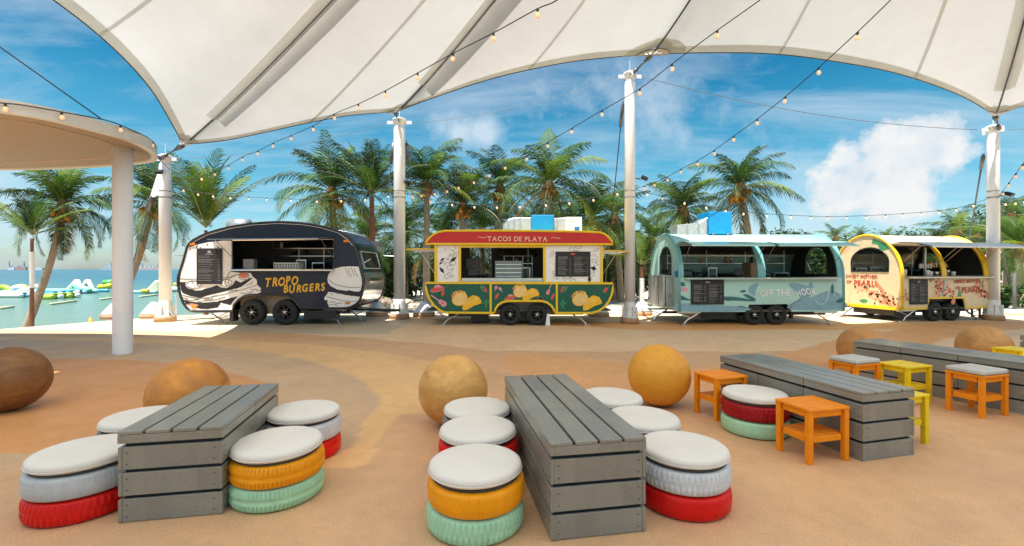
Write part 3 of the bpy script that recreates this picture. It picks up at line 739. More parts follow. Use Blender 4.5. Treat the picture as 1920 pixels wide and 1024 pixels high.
def interior(parent, x0, x1, y0, y1, z0, z1, seed=1, bright=.5):
    """kitchen inside: counters, hood, shelves and machines"""
    rnd = random.Random(seed)
    m = MB(); m.box(x0, x1, y0 + .05, y0 + .5, z0 - .08, z0 - .03); m.build('serving_counter', STEEL, parent, .004)
    m = MB(); m.box(x0, x1, y1 - .62, y1 - .06, z0 - .15, z0 - .1); m.build('back_counter', STEEL, parent, .004)
    m = MB()
    for zz in (z0 + .42, z0 + .66): m.box(x0 + .2, x1 - .2, y1 - .34, y1 - .06, zz, zz + .02)
    for xx in np.linspace(x0 + .22, x1 - .22, 4): m.tube([(xx, y1 - .33, z0 - .1), (xx, y1 - .33, z1 + .05)], .012, 6)
    m.build('wall_shelf', STEEL, parent)
    m = MB(); xc = x0 + (x1 - x0) * rnd.uniform(.45, .6); m.add([(xc - .6, y1 - .75, z1 - .12), (xc + .6, y1 - .75, z1 - .12), (xc + .6, y1 - .06, z1 - .12), (xc - .6, y1 - .06, z1 - .12), (xc - .45, y1 - .5, z1 + .12), (xc + .45, y1 - .5, z1 + .12), (xc + .45, y1 - .06, z1 + .12), (xc - .45, y1 - .06, z1 + .12)], [(0, 1, 5, 4), (1, 2, 6, 5), (2, 3, 7, 6), (3, 0, 4, 7), (4, 5, 6, 7)]); m.build('extractor_hood', STEEL, parent)
    xs = x0 + .12
    while xs < x1 - .4:
        w = rnd.uniform(.25, .55); h = rnd.uniform(.18, .42); k = rnd.random()
        m = MB(); m.box(xs, xs + w, y1 - .55, y1 - .12, z0 - .098, z0 - .1 + h)
        m.cur = 1; m.box(xs + .03, xs + w - .03, y1 - .56, y1 - .548, z0 - .05, z0 - .14 + h); m.cur = 2
        for q in range(3): m.obox((xs + .06 + q * .06, y1 - .57, z0 - .07), (.02, .02, .02))
        m.build('kitchen_machine', [STEEL if k < .6 else DARK, GLASSD, CHROME], parent, .006)
        xs += w + rnd.uniform(.03, .2)
    for q in range(int((x1 - x0) * 3)):
        xx = rnd.uniform(x0 + .25, x1 - .3); hh = rnd.uniform(.08, .2); rr = rnd.uniform(.03, .07)
        m = MB(); m.smooth = True; m.lathe([(0, 0), (rr, 0), (rr, hh), (rr * .5, hh * 1.15), (0, hh * 1.15)], 12, (xx, y1 - .2, rnd.choice((z0 + .442, z0 + .682)))); m.build('storage_jar', rnd.choice((W_, STEEL, DARK, TACO, SALM)), parent)
def pos(parent, x, y, z, rz=0.0):
    m = MB(); m.obox((x, y, z + .17), (.28, .03, .2), (R(-18), 0, rz)); m.obox((x, y + .05, z + .05), (.05, .05, .12)); m.obox((x, y + .05, z + .01), (.2, .16, .02), (0, 0, rz)); m.build('order_screen', DARK, parent, .005)

# ------------------------------------------------------------------ trailer 1: black burger trailer
T1 = thing('food_trailer', 'black teardrop food trailer with burger drawings and orange lettering', 'food trailer', (-9.26, 12.6, 0), 0, 'food trailers lined up behind the seating')
k1 = .003462
def z1(p): return ((p[0] - 55) * k1, (981 - p[1]) * k1)
W1 = 2.1
top = [(60, 600), (66, 575), (95, 490), (120, 400), (132, 355), (150, 328), (180, 300), (240, 268), (300, 243), (390, 216), (480, 195), (570, 180), (650, 169), (750, 160), (850, 156), (950, 158), (1050, 165), (1120, 175), (1200, 190), (1280, 210), (1340, 230), (1390, 256), (1430, 290), (1458, 320), (1472, 350), (1490, 400), (1508, 470), (1530, 560), (1545, 610), (1545, 640), (1538, 690), (1528, 740), (1510, 785), (1480, 815), (1440, 835), (1400, 845)]
arch = [(1040, 845), (1020, 820), (1000, 790), (970, 760), (935, 742), (890, 738), (640, 738), (590, 748), (545, 775), (510, 815), (492, 870)]
bot = [(190, 872), (160, 866), (130, 846), (100, 805), (82, 755), (64, 690), (57, 650)]
outl = [z1(p) for p in top + arch + bot]
win = [z1(p) for p in [(497, 300), (497, 537), (1306, 537), (1306, 292)]]
m = MB(); m.slab([outl, win], 0, .035); m.build('side_panel', NAVY, T1)
m = MB(); m.slab([[z1(p) for p in top + bot]], W1 - .035, W1); m.build('back_panel', NAVY, T1)
def skin(pts, y0, y1, m):
    n = len(pts); m.add([(x, y0, z) for x, z in pts] + [(x, y1, z) for x, z in pts], [(i, i + 1, n + i + 1, n + i) for i in range(n - 1)])
tp = [z1(p) for p in top]
m = MB(); m.smooth = True; skin(tp[:24], .036, W1 - .036, m); m.build('roof_skin', NAVY, T1, recalc=False)
m = MB(); m.smooth = True; skin(tp[23:28], .036, W1 - .036, m); m.build('end_skin', mat('smoked_panel', (.03, .06, .055), .1, .4), T1, recalc=False)
m = MB(); m.smooth = True; skin(tp[27:], .036, W1 - .036, m); o = m.build('end_skin', CHROME, T1, recalc=False); o['label'] = 'polished mirror lower end of the trailer'
m = MB(); m.smooth = True; skin([z1(p) for p in bot[:1] + [(492, 870)]][::-1] + [z1(p) for p in bot[1:]] + [z1(top[0])], .036, W1 - .036, m); m.build('front_skin', WHITEA, T1, recalc=False)
m = MB(); m.box(z1((492, 0))[0], z1((1040, 0))[0], .05, W1 - .05, z1((0, 735))[1], z1((0, 730))[1]); m.box(z1((1040, 0))[0], z1((1440, 0))[0], .05, W1 - .05, z1((0, 846))[1], z1((0, 838))[1]); m.build('floor_panel', mat('underbody', (.09, .08, .07), .8), T1)
m = MB(); m.box(z1((500, 0))[0], z1((1035, 0))[0], .34, .36, .3, z1((0, 738))[1]); m.build('wheel_well', mat('well_tan', (.42, .33, .24), .6), T1)
# far end window
a, b_ = z1((1485, 385)), z1((1522, 525)); m = MB()
m.add([(a[0] + .012, .3, a[1]), (a[0] + .012, W1 - .3, a[1]), (b_[0] + .012, W1 - .3, b_[1]), (b_[0] + .012, .3, b_[1])], [(0, 1, 2, 3)]); m.build('end_window', GLASSD, T1)
m = MB(); m.tube([(x, y, z) for x, y, z in [(a[0] + .01, .3, a[1]), (a[0] + .01, W1 - .3, a[1]), (b_[0] + .01, W1 - .3, b_[1]), (b_[0] + .01, .3, b_[1])]], .018, 6, True); m.build('window_frame', STEEL, T1)
m = MB(); m.smooth = True; m.tube([(x, 0.0, z) for x, z in outl], .034, 8, True); m.tube([(x, W1, z) for x, z in [z1(p) for p in top + bot]], .03, 8, True); m.build('edge_trim', mat('trim_black', (.012, .014, .018), .35, coat=.3), T1)
m = MB(); m.stroke([z1(p) for p in [(125, 400), (138, 362), (158, 336), (200, 306), (300, 256), (480, 207), (650, 180), (850, 167), (1050, 176), (1200, 201), (1340, 242), (1420, 300), (1456, 345)]], .012, -.006, 0); m.build('pinstripe', WHITEA, T1)
m = MB(); m.tube([(x, -.012, z) for x, z in win], .022, 6, True); m.box(win[0][0] - .07, win[2][0] + .03, -.2, .03, win[1][1] - .03, win[1][1]); m.build('window_frame', STEEL, T1)
zt = win[0][1]
m = MB(); m.add([(win[0][0], -.02, zt + .03), (win[2][0], -.02, zt + .06), (win[2][0] - .0, -1.0, zt - .045), (win[0][0] - .03, -1.0, zt - .055)], [(0, 1, 2, 3)]); m.add([(win[0][0], -.02, zt + .05), (win[2][0], -.02, zt + .08), (win[2][0], -1.0, zt - .025), (win[0][0] - .03, -1.0, zt - .035)], [(3, 2, 1, 0)])
m.tube([(win[0][0] - .03, -1.0, zt - .045), (win[2][0], -1.0, zt - .035)], .014, 6); m.build('awning_flap', STEEL, T1)
m = MB()
for xx in (win[0][0] + .02, win[2][0] - .02): m.tube([(xx, -.03, zt - .5), (xx, -.8, zt - .04)], .01, 6)
m.build('flap_strut', STEEL, T1)
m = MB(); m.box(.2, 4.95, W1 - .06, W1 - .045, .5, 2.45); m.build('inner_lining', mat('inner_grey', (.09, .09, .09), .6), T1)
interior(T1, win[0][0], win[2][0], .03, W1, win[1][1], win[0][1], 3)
pos(T1, win[0][0] + .28, .3, win[1][1] - .03)
m = MB(); m.box(win[0][0] + 1.02, win[0][0] + 1.72, .2, .5, win[1][1] - .03, win[1][1] + .2); m.cur = 1
for q in range(4):
    for r_ in range(9): m.obox((win[0][0] + 1.06 + r_ * .078, .196, win[1][1] + .0 + q * .05), (.055, .01, .025), (0, R(20), 0))
m.build('countertop_basket', [WHITEA, DARK], T1)
m = MB(); m.box(win[0][0] + .12, win[0][0] + .5, .12, .4, win[1][1] - .03, win[1][1] + .02); m.box(win[0][0] + .16, win[0][0] + .46, .2, .4, win[1][1] + .02, win[1][1] + .3); m.build('till', mat('till_grey', (.35, .36, .36), .4), T1, .01)
# burger drawings
m = MB(); y0 = -.004
wl = [(76, 610), (82, 560), (100, 495), (124, 400), (140, 362), (200, 340), (300, 318), (420, 304), (488, 306), (488, 552), (560, 562), (640, 562), (655, 590), (690, 620), (690, 655), (722, 685), (722, 715), (690, 730), (600, 742), (548, 770), (510, 812), (490, 858), (190, 860), (165, 855), (138, 835), (110, 795), (92, 745), (76, 680)]
m.slab([[z1(p) for p in wl]], y0, 0); m.cur = 1
for sh in ([(76, 640), (118, 640), (126, 668), (150, 690), (200, 704), (250, 700), (272, 690), (330, 676), (370, 660), (400, 678), (450, 684), (500, 655), (520, 620), (560, 640), (600, 620), (645, 600), (655, 606), (600, 650), (560, 676), (430, 712), (300, 742), (240, 762), (160, 748), (96, 722), (80, 690)],
           [(100, 775), (150, 790), (260, 800), (380, 790), (470, 765), (540, 748), (500, 790), (480, 820), (400, 800), (380, 838), (300, 852), (240, 850), (180, 830), (125, 812)]):
    m.slab([[z1(p) for p in sh]], y0 * 2, y0)
m.cur = 0
for c_ in ((190, 655, 68, 36), (440, 640, 62, 34), (590, 590, 46, 32)): m.slab([[z1(p) for p in elps(c_[0], c_[1], c_[2], c_[3], 20, 0, 2 * PI, R(-6))][::-1]], y0 * 3, y0 * 2)
m.cur = 2; m.slab([[z1(p) for p in elps(585, 582, 36, 24, 16)][::-1]], y0 * 4, y0 * 3); m.slab([[z1(p) for p in elps(185, 818, 40, 10, 16, 0, 2 * PI, R(8))][::-1]], y0 * 4, y0 * 2)
m.cur = 1; lw = .012
for c_ in ((190, 655, 60, 30), (440, 640, 54, 28), (590, 590, 40, 28)):
    m.stroke([z1(p) for p in elps(c_[0], c_[1], c_[2], c_[3], 22)], lw, y0 * 4, y0 * 3, True)
    m.stroke([z1(p) for p in [(c_[0] - 20, c_[1] - 26), (c_[0], c_[1] + 4), (c_[0] + 10, c_[1] + 26)]], lw, y0 * 4, y0 * 3)
    m.stroke([z1(p) for p in [(c_[0] + 30, c_[1] - 20), (c_[0] + 20, c_[1]), (c_[0] + 34, c_[1] + 14)]], lw, y0 * 4, y0 * 3)
for ln in ([(76, 608), (160, 612), (300, 606), (420, 600), (470, 596), (520, 580), (600, 566)], [(76, 636), (200, 634), (330, 634), (430, 620), (520, 584)], [(96, 740), (170, 758), (260, 764), (400, 738), (560, 700), (690, 660)], [(110, 780), (170, 780), (230, 772)], [(270, 768), (285, 774), (300, 766), (315, 774), (340, 766)], [(610, 665), (625, 650), (640, 655), (655, 630)], [(120, 690), (150, 700), (240, 745), (300, 700), (360, 672)], [(378, 812), (392, 784), (430, 788), (452, 776), (500, 772)], [(480, 706), (520, 700), (540, 706)], [(640, 690), (665, 700), (680, 690), (700, 705), (722, 700)], [(560, 720), (600, 728), (660, 712)], [(100, 760), (140, 770)], [(430, 660), (470, 560), (500, 548)], [(84, 660), (140, 676), (210, 716), (250, 734), (330, 712)], [(300, 622), (350, 640), (400, 640)], [(220, 790), (280, 784), (360, 776), (440, 752)], [(520, 688), (560, 672), (600, 640), (640, 612)], [(150, 812), (220, 826), (300, 830), (400, 812)], [(190, 776), (215, 778)], [(330, 750), (370, 742)]):
    m.stroke([z1((p.x, p.y)) for p in crom([(a_, b2, 0) for a_, b2 in ln], 4)], lw, y0 * 3, y0)
rnd = random.Random(3)
for q in range(9): xx, zz = rnd.uniform(150, 400), rnd.uniform(335, 380) if q < 6 else rnd.uniform(400, 450); m.slab([[z1(p) for p in elps(xx * .9 + 20, zz, 5, 8, 8)][::-1]], y0 * 2, y0)
m.build('burger_drawing', [WHITEA, INK, SALM], T1)
m = MB()
m.slab([[z1(p) for p in [(1254, 610), (1262, 575), (1285, 546), (1320, 526), (1365, 514), (1430, 510), (1502, 512), (1512, 550), (1528, 610), (1530, 650), (1520, 700), (1505, 712), (1420, 708), (1330, 694), (1280, 668), (1258, 640)]][::1]], y0, 0)
m.slab([[z1(p) for p in [(1228, 762), (1250, 735), (1262, 714), (1330, 722), (1400, 740), (1515, 752), (1500, 790), (1470, 815), (1420, 834), (1268, 838), (1254, 800), (1256, 780), (1232, 780)]]], y0, 0)
m.cur = 1
for ln in ([(1268, 610), (1290, 640), (1350, 664), (1430, 678), (1520, 676)], [(1300, 690), (1306, 712), (1340, 728), (1370, 722), (1385, 704)], [(1440, 712), (1455, 735), (1490, 750), (1512, 748)], [(1250, 752), (1300, 766), (1380, 784), (1440, 790), (1490, 786)], [(1262, 800), (1300, 792), (1330, 806), (1380, 800)], [(1280, 726), (1300, 736)], [(1262, 820), (1300, 812), (1340, 824)]):
    m.stroke([z1((p.x, p.y)) for p in crom([(a_, b2, 0) for a_, b2 in ln], 4)], lw, y0 * 2, y0)
m.slab([[z1(p) for p in [(1380, 728), (1420, 700), (1500, 716), (1505, 740), (1450, 748)]]], y0 * 2, y0)
for q in range(16): m.slab([[z1(p) for p in elps(1400 + (q % 4) * 24 + (q // 4) * 7, 528 + (q // 4) * 18 + (q % 2) * 7, 4, 6, 6)][::-1]], y0 * 2, y0)
for q in range(4):   # splash drops above the window
    pass
m.build('burger_drawing', [WHITEA, INK, SALM], T1)
m = MB()
text_mb(m, 'TROPO', .33, *z1((762, 668)), -.006, .008, .07, .25, R(3), .034, seed=4, w=.93)
text_mb(m, 'BURGERS', .29, *z1((905, 722)), -.006, .008, .07, .2, R(3.5), .034, seed=6, w=1.18)
m.build('lettering', mat('lettering_orange', (.88, .48, .03), .5), T1)
menu(T1, *[z1((213, 0))[0], z1((417, 0))[0], z1((0, 652))[1], z1((0, 366))[1]], -.012, None)
for p in ((178, 333), (1404, 308), (190, 835), (1415, 803)):
    m = MB(); a = z1(p); m.box(a[0] - .07, a[0] + .07, -.03, 0, a[1] - .03, a[1] + .03); m.build('marker_light', ORL, T1, .008)
for x_ in (640, 905): wheel(T1, z1((x_, 0))[0], .14, .355, .22); wheel(T1, z1((x_, 0))[0], W1 - .14, .355, .22)
m = MB(); m.box(1.3, 4.6, .5, .6, .28, .4); m.box(1.3, 4.6, W1 - .6, W1 - .5, .28, .4); m.box(3.4, 3.9, .3, 1.6, .16, .4); m.tube([(z1((640, 0))[0], .1, .35), (z1((640, 0))[0], 2, .35)], .04, 8); m.tube([(z1((905, 0))[0], .1, .35), (z1((905, 0))[0], 2, .35)], .04, 8); m.tube([(4.6, .9, .4), (5.5, 1.05, .32), (5.9, 1.05, .32)], .05, 6); m.box(3.45, 4.35, .1, .4, .17, .40); m.build('chassis', BLACK, T1)
m = MB(); m.box(z1((462, 0))[0], z1((492, 0))[0], .05, .3, .1, .4); m.build('mud_flap', BLACK, T1)
jack(T1, .75, .2, .36, 1); jack(T1, 4.0, .2, .38, 1); jack(T1, 4.4, .9, .38, 1)
m = MB(); m.smooth = True; a = z1((405, 130)); m.tube([(.96, .9, 2.45), (.96, .9, 2.72)], .17, 16); m.lathe([(0, 0), (.2, 0), (.2, .58), (0, .58)], 24, (.86, .95, a[1] - .1), 'x'); m.box(.86, 1.4, .78, 1.12, 2.45, 2.66); m.build('roof_vent', GALV, T1)
m = MB(); m.tube([(-.05, .5, 1.95), (-.32, .3, 1.93)], .012, 5); m.build('end_rod', STEEL, T1); m = MB(); m.tube([(5.2, 1.8, 1.98), (5.75, 1.7, 1.95)], .012, 5); m.build('end_rod', STEEL, T1)

# ------------------------------------------------------------------ trailer 2: taco trailer
T2 = thing('food_trailer', 'boat shaped taco trailer in green, red and yellow with side flaps out', 'food trailer', (-2.37, 12.5, 0), 0, 'food trailers lined up behind the seating')
k2 = .003435; W2 = 2.05
def z2(p): return ((p[0] - 145) * k2, (975 - p[1]) * k2)
fas = [(147, 322), (152, 308), (175, 276), (210, 246), (250, 228), (300, 218), (600, 216), (1000, 218), (1400, 224), (1530, 230), (1570, 242), (1605, 270), (1632, 304), (1637, 326)]
m = MB(); m.slab([[z2(p) for p in fas][::-1]], -.05, 0); m.build('roof_fascia', REDP, T2)
m = MB(); m.smooth = False; m.tube([(*[z2(p)[0]], -.055, z2(p)[1]) for p in fas], .032, 6, True); m.build('fascia_trim', YEL, T2)
m = MB(); m.smooth = True; skin([z2(p) for p in fas], .002, W2, m); m.smooth = False; m.slab([[z2(p) for p in fas][::-1]], W2, W2 + .03); m.build('roof_skin', YEL, T2)
hull = [(147, 632), (1637, 636), (1637, 690), (1628, 730), (1605, 780), (1570, 825), (1525, 855), (1470, 872), (1180, 872), (1172, 850), (1150, 815), (1115, 788), (1070, 776), (800, 776), (760, 785), (725, 808), (705, 835), (692, 872), (300, 868), (262, 852), (215, 812), (180, 765), (158, 710), (147, 665)]
hz = [z2(p) for p in hull]
m = MB(); m.slab([hz[::-1]], -.03, 0); m.build('hull_panel', GREENP, T2)
hb = [z2(p) for p in hull[:9]] + [z2(p) for p in hull[-7:]]
m = MB(); m.slab([hb[::-1]], W2 - .03, W2); m.smooth = True; skin([z2(p) for p in hull[1:9]], .002, W2 - .032, m); skin([z2(p) for p in hull[-7:] + hull[:1]], .002, W2 - .032, m); m.build('hull_shell', mat('hull_end_grey', (.6, .6, .58), .4), T2)
m = MB(); yb = -.042
m.stroke([z2(p) for p in hull], .058, -.055, -.031, True)
for xx in (665, 1192): m.stroke([z2((xx, 640)), z2((xx, 866))], .058, -.052, -.0305)
m.build('hull_trim', YEL, T2)
zA, zB = z2((0, 632))[1], z2((0, 326))[1]
for (a, b_), n_ in (((236, 408), 0), ((1104, 1542), 1)):
    m = MB(); m.box(z2((a, 0))[0], z2((b_, 0))[0], .02, .045, zA, zB); pp = m.build('wall_panel', WHITEA, T2)
    m = MB(); rnd = random.Random(11 + n_); X0, X1_ = z2((a, 0))[0] + .03, z2((b_, 0))[0] - .03
    n3 = 18 if n_ == 0 else 44
    for q in range(n3):     # loose pen drawings of leaves and fruit
        cx_, cz_ = rnd.uniform(X0 + .06, X1_ - .06), rnd.uniform(zA + .08, zB - .1); kind = rnd.random(); s_ = rnd.uniform(.05, .13)
        if kind < .35:
            ang = rnd.uniform(0, PI); dx, dz = math.cos(ang) * s_, math.sin(ang) * s_
            pts = [(cx_ - dx, cz_ - dz), (cx_ - dz * .4, cz_ + dx * .4), (cx_ + dx, cz_ + dz), (cx_ + dz * .4, cz_ - dx * .4)]
            if rnd.random() < .3: m.slab([pts[::-1]], .012, .02)
            else: m.stroke(pts, .008, .012, .02, True)
        elif kind < .6: m.stroke(elps(cx_, cz_, s_ * .5, s_ * .4, 10, 0, rnd.uniform(3, 6)), .008, .012, .02)
        else:
            ang = rnd.uniform(0, 2 * PI); m.stroke([(min(max(cx_ + s_ * 1.6 * u * math.cos(ang + u), X0), X1_), cz_ + s_ * 1.3 * u * math.sin(ang + u)) for u in np.linspace(-1, 1, 7)], .007, .012, .02)
    m.build('pen_drawing', INK, pp)
m = MB()
for xx in (225, 417, 1094, 1552): c_ = z2((xx, 0))[0]; m.box(c_ - .034, c_ + .034, -.012, .06, zA, zB)
m.box(z2((415, 0))[0], z2((1095, 0))[0], -.008, .058, z2((0, 350))[1], zB - .002); m.box(z2((215, 0))[0], z2((1562, 0))[0], -.06, .1, zA - .002, zA + .028)
m.build('body_trim', YEL, T2, .004)
m = MB()
for xx in (225, 1552): c_ = z2((xx, 0))[0]; m.box(c_ - .02, c_ + .02, .06, .1, zA, zB); m.box(c_ - .02, c_ + .02, W2 - .1, W2, zA, zB); m.box(c_ - .015, c_ + .015, .9, 1.0, zA, zB)
m.box(z2((225, 0))[0], z2((1552, 0))[0], W2 - .06, W2 - .035, zA, zA + .2); m.box(z2((640, 0))[0], z2((1552, 0))[0], W2 - .06, W2 - .035, zA + .2, zB); m.box(z2((225, 0))[0], z2((445, 0))[0], W2 - .06, W2 - .035, zA + .2, zB)
m.build('back_wall', DARK, T2)
m = MB(); m.box(z2((150, 0))[0], z2((1630, 0))[0], .05, W2 - .05, .40, .44); m.box(.3, 4.8, .1, W2 - .1, zB + .01, zB + .03); m.build('floor_panel', mat('underbody', (0, 0, 0)), T2)
m = MB(); m.box(z2((692, 0))[0], z2((1180, 0))[0], .35, .37, .3, z2((0, 776))[1]); m.build('wheel_well', mat('well_tan', (0, 0, 0)), T2)
m = MB(); xa, xb = z2((430, 0))[0], z2((1082, 0))[0]
m.box(xa, xb, -.02, .3, zA + .03, zA + .06); m.box(xa, xb, .06, .1, zA + .06, zA + .13); m.build('steel_counter', STEEL, T2, .004)
m = MB()
for xx in (652, 668, 965): c_ = z2((xx, 0))[0]; m.box(c_ - .018, c_ + .018, .1, .13, zA + .13, zB - .1)
m.build('window_frame', BLACK, T2)
interior(T2, z2((700, 0))[0], xb, .05, W2, zA + .12, zB - .15, 8)
pos(T2, z2((512, 0))[0], .45, zA + .12); m = MB(); c_ = z2((512, 0))[0]; m.box(c_ - .2, c_ + .2, .5, .56, z2((0, 525))[1], z2((0, 435))[1]); m.build('order_monitor', DARK, T2, .006)
m = MB(); c_ = z2((800, 0))[0]; m.box(c_ - .38, c_ + .42, .75, 1.3, zA + .1, zA + .62)
m.cur = 1
for q in range(4): m.box(c_ - .36, c_ + .4, .73, .75, zA + .14 + q * .12, zA + .17 + q * .12)
m.build('heated_cabinet', [mat('cabinet_grey', (.25, .26, .26), .35, .6), CHROME], T2, .006)
def taco(m, cx, cz, s, y, rot=0.0):
    def tr(pts): return [(cx + s * (x * math.cos(rot) - z * math.sin(rot)), cz + s * (x * math.sin(rot) + z * math.cos(rot))) for x, z in pts]
    m.cur = 1; m.slab([tr(elps(-.42, .0, .53, .44, 22, 0, 2 * PI, .45))], y - .002, y); m.cur = 0; m.slab([tr(elps(-.42, .0, .47, .38, 22, 0, 2 * PI, .45))], y - .004, y - .0022)
    for q in range(6):
        a_ = 1.0 + q * .34; m.cur = (0, 1, 4)[q % 3] if q else 0; m.slab([tr(elps(-.42 + .50 * math.cos(a_), .02 + .44 * math.sin(a_), .12, .10, 9))], y - .003, y - .0001 - .0001 * q)
    m.cur = 1; m.slab([tr([(-.25, -.55), (-.2, -.3), (.1, .05), (.45, .25), (.8, .15), (1.0, -.15), (.98, -.3), (.5, -.45), (.1, -.7), (-.2, -.75)])], y - .006, y - .0032)
    m.cur = 0
    for q in range(5): m.stroke(tr([(-.15 + q * .22, -.35 + q * .07), (.05 + q * .2, -.15 + q * .06)]), s * .06, y - .008, y - .0062)
    m.cur = 1; m.stroke(tr(elps(-.42, .1, .36, .3, 10, .4, 2.6)), s * .035, y - .005, y - .0032)
PB = [MB(), MB(), MB()]; Y = -.0305
def pk(x): return PB[0 if x < 665 else (1 if x < 1192 else 2)]
for p, s_ in (((470, 760), .42), ((945, 700), .37), ((1430, 762), .42)): taco(pk(p[0]), *z2(p), s_, Y)
def sombrero(c, s):
    m = pk(c[0]); m.cur = 2; m.slab([elps(*z2(c), .19 * s, .07 * s, 18, 0, 2 * PI, .25)], Y - .003, Y); m.cur = 3; a = z2((c[0] + 4, c[1] - 12)); m.slab([elps(a[0], a[1], .1 * s, .075 * s, 12, 0, PI)], Y - .006, Y - .0032); m.stroke(elps(*z2(c), .185 * s, .066 * s, 18, 3.2, 6.2, .25), .012, Y - .006, Y - .0032)
sombrero((238, 682), 1.05); sombrero((818, 752), .8)
def guitar(c, rot, s=1.0):
    cx_, cz_ = z2(c); m = pk(c[0]); m.cur = 3
    for d_, r_ in ((0, .085), (.1, .065)): m.slab([elps(cx_ + d_ * s * math.cos(rot), cz_ + d_ * s * math.sin(rot), r_ * s, r_ * s, 14)], Y - .003 - d_ * .01, Y)
    m.stroke([(cx_ + .1 * s * math.cos(rot), cz_ + .1 * s * math.sin(rot)), (cx_ + .42 * s * math.cos(rot), cz_ + .42 * s * math.sin(rot))], .035 * s, Y - .005, Y); m.cur = 2; m.slab([elps(cx_ + .04 * s * math.cos(rot), cz_ + .04 * s * math.sin(rot), .028 * s, .028 * s, 8)], Y - .007, Y - .0045)
guitar((290, 800), R(145)); guitar((1120, 712), R(68), .62)
def chili(c, rot, s=1.0, k=2):
    cx_, cz_ = z2(c); m = pk(c[0]); m.cur = k; m.slab([[(cx_ + s * (x * math.cos(rot) - z * math.sin(rot)), cz_ + s * (x * math.sin(rot) + z * math.cos(rot))) for x, z in [(-.09, -.01), (-.04, -.035), (.05, -.035), (.1, 0), (.05, .04), (-.03, .035)]]], Y - .003, Y); m.cur = 5; m.slab([elps(cx_ + .1 * s * math.cos(rot), cz_ + .1 * s * math.sin(rot), .02, .02, 6)], Y - .005, Y - .0032)
for c_, r_, k_ in (((283, 716), 1.2, 2), ((600, 680), 1.9, 5), ((620, 686), 2.1, 2), ((712, 742), 1.0, 2), ((1158, 744), 1.1, 2), ((1236, 685), 1.0, 2), ((1254, 688), .8, 5), ((1580, 690), .8, 2), ((1065, 752), 2.6, 5), ((1065, 762), 2.7, 2)): chili(c_, r_, 1.05, k_)
for c_, r_ in (((708, 670), 1.15), ((740, 680), 2.2)): m = pk(c_[0]); m.cur = 3; a = z2(c_); m.slab([elps(a[0], a[1], .055, .04, 10, 0, 2 * PI, r_)], Y - .003, Y); m.stroke([a, (a[0] + .11 * math.cos(r_ + PI), a[1] - .11 * abs(math.sin(r_)))], .016, Y - .004, Y)
for c_ in ((628, 800), (1242, 805)): m = pk(c_[0]); m.cur = 5; a = z2(c_); m.stroke([(a[0], a[1] - .1), (a[0], a[1] + .12)], .05, Y - .003, Y); m.stroke([(a[0] - .07, a[1] + .07), (a[0] - .07, a[1]), (a[0], a[1] - .01)], .028, Y - .003, Y); m.stroke([(a[0] + .07, a[1] + .09), (a[0] + .07, a[1] + .02), (a[0], a[1] + .01)], .028, Y - .003, Y)
for m in PB: m.build('food_drawing', [TACO, YELI, REDI, PINK, SALM, GRNI], T2)
m = MB(); text_mb(m, 'TACOS DE PLAYA', .185, *z2((640, 299)), -.053, .008, 0, 0, R(-.4), .012, space=1.6, w=1.66)
for s_ in (-1, 1):
    c_ = z2((595 if s_ < 0 else 1180, 274)); m.stroke([(c_[0] - .12, c_[1] - .02 * s_), (c_[0] - .04, c_[1] + .02), (c_[0] + .02, c_[1]), (c_[0] + .14, c_[1] + .01 - .02 * s_)], .012, -.056, -.05)
m.build('lettering', GOLD, T2)
menu(T2, z2((1182, 0))[0], z2((1462, 0))[0], z2((0, 582))[1], z2((0, 382))[1], .018, None, True, REDI)
for sg, (xa_, xb_) in ((-1, (225, -14)), (1, (1552, 1790))):
    a, b_ = z2((xa_, 362 if sg < 0 else 372)), z2((xb_, 360 if sg < 0 else 378))
    m = MB(); m.add([(a[0], .1, a[1] + .02), (a[0], W2 - .1, a[1] + .02), (b_[0], W2 - .1, b_[1]), (b_[0], .1, b_[1])], [(0, 1, 2, 3)]); m.add([(a[0], .1, a[1]), (a[0], W2 - .1, a[1]), (b_[0], W2 - .1, b_[1] - .02), (b_[0], .1, b_[1] - .02)], [(3, 2, 1, 0)])
    m.cur = 1; m.tube([(a[0], .1, a[1] + .01), (b_[0], .1, b_[1] - .01)], .02, 6); m.tube([(b_[0], .1, b_[1] - .01), (b_[0], W2 - .1, b_[1] - .01)], .02, 6)
    m.cur = 0; m.tube([(a[0], .14, a[1] - .75), (a[0] + (b_[0] - a[0]) * .6, .14, a[1])], .01, 5); m.build('end_flap', [STEEL, YEL], T2)
for x_ in (820, 1037): wheel(T2, z2((x_, 0))[0], .13, .30, .2); wheel(T2, z2((x_, 0))[0], W2 - .13, .30, .2)
m = MB(); m.box(.7, 4.4, .4, .5, .26, .38); m.box(.6, 1.4, .12, .6, .24, .4); m.box(2.62, 2.9, .3, 1.6, .12, .38); m.tube([(z2((820, 0))[0], .1, .3), (z2((820, 0))[0], 1.9, .3)], .035, 8); m.tube([(z2((1037, 0))[0], .1, .3), (z2((1037, 0))[0], 1.9, .3)], .035, 8); m.box(1.2, 1.7, .5, 1.6, .04, .3); m.build('chassis', BLACK, T2)
jack(T2, .9, .1, .33, -1, False); jack(T2, 4.0, .1, .33, 1, False)
m = MB(); a = z2((1125, 880)); m.add([(a[0] - .03, .02, a[1]), (a[0] + .03, .02, a[1]), (a[0] + .05, -.06, .01), (a[0] - .08, -.06, .01), (a[0] - .03, .04, a[1]), (a[0] + .03, .04, a[1]), (a[0] + .05, .2, .01), (a[0] - .08, .2, .01)], [(0, 1, 2, 3), (4, 7, 6, 5), (0, 3, 7, 4), (1, 5, 6, 2), (3, 2, 6, 7)]); m.build('wheel_chock', W_, T2)
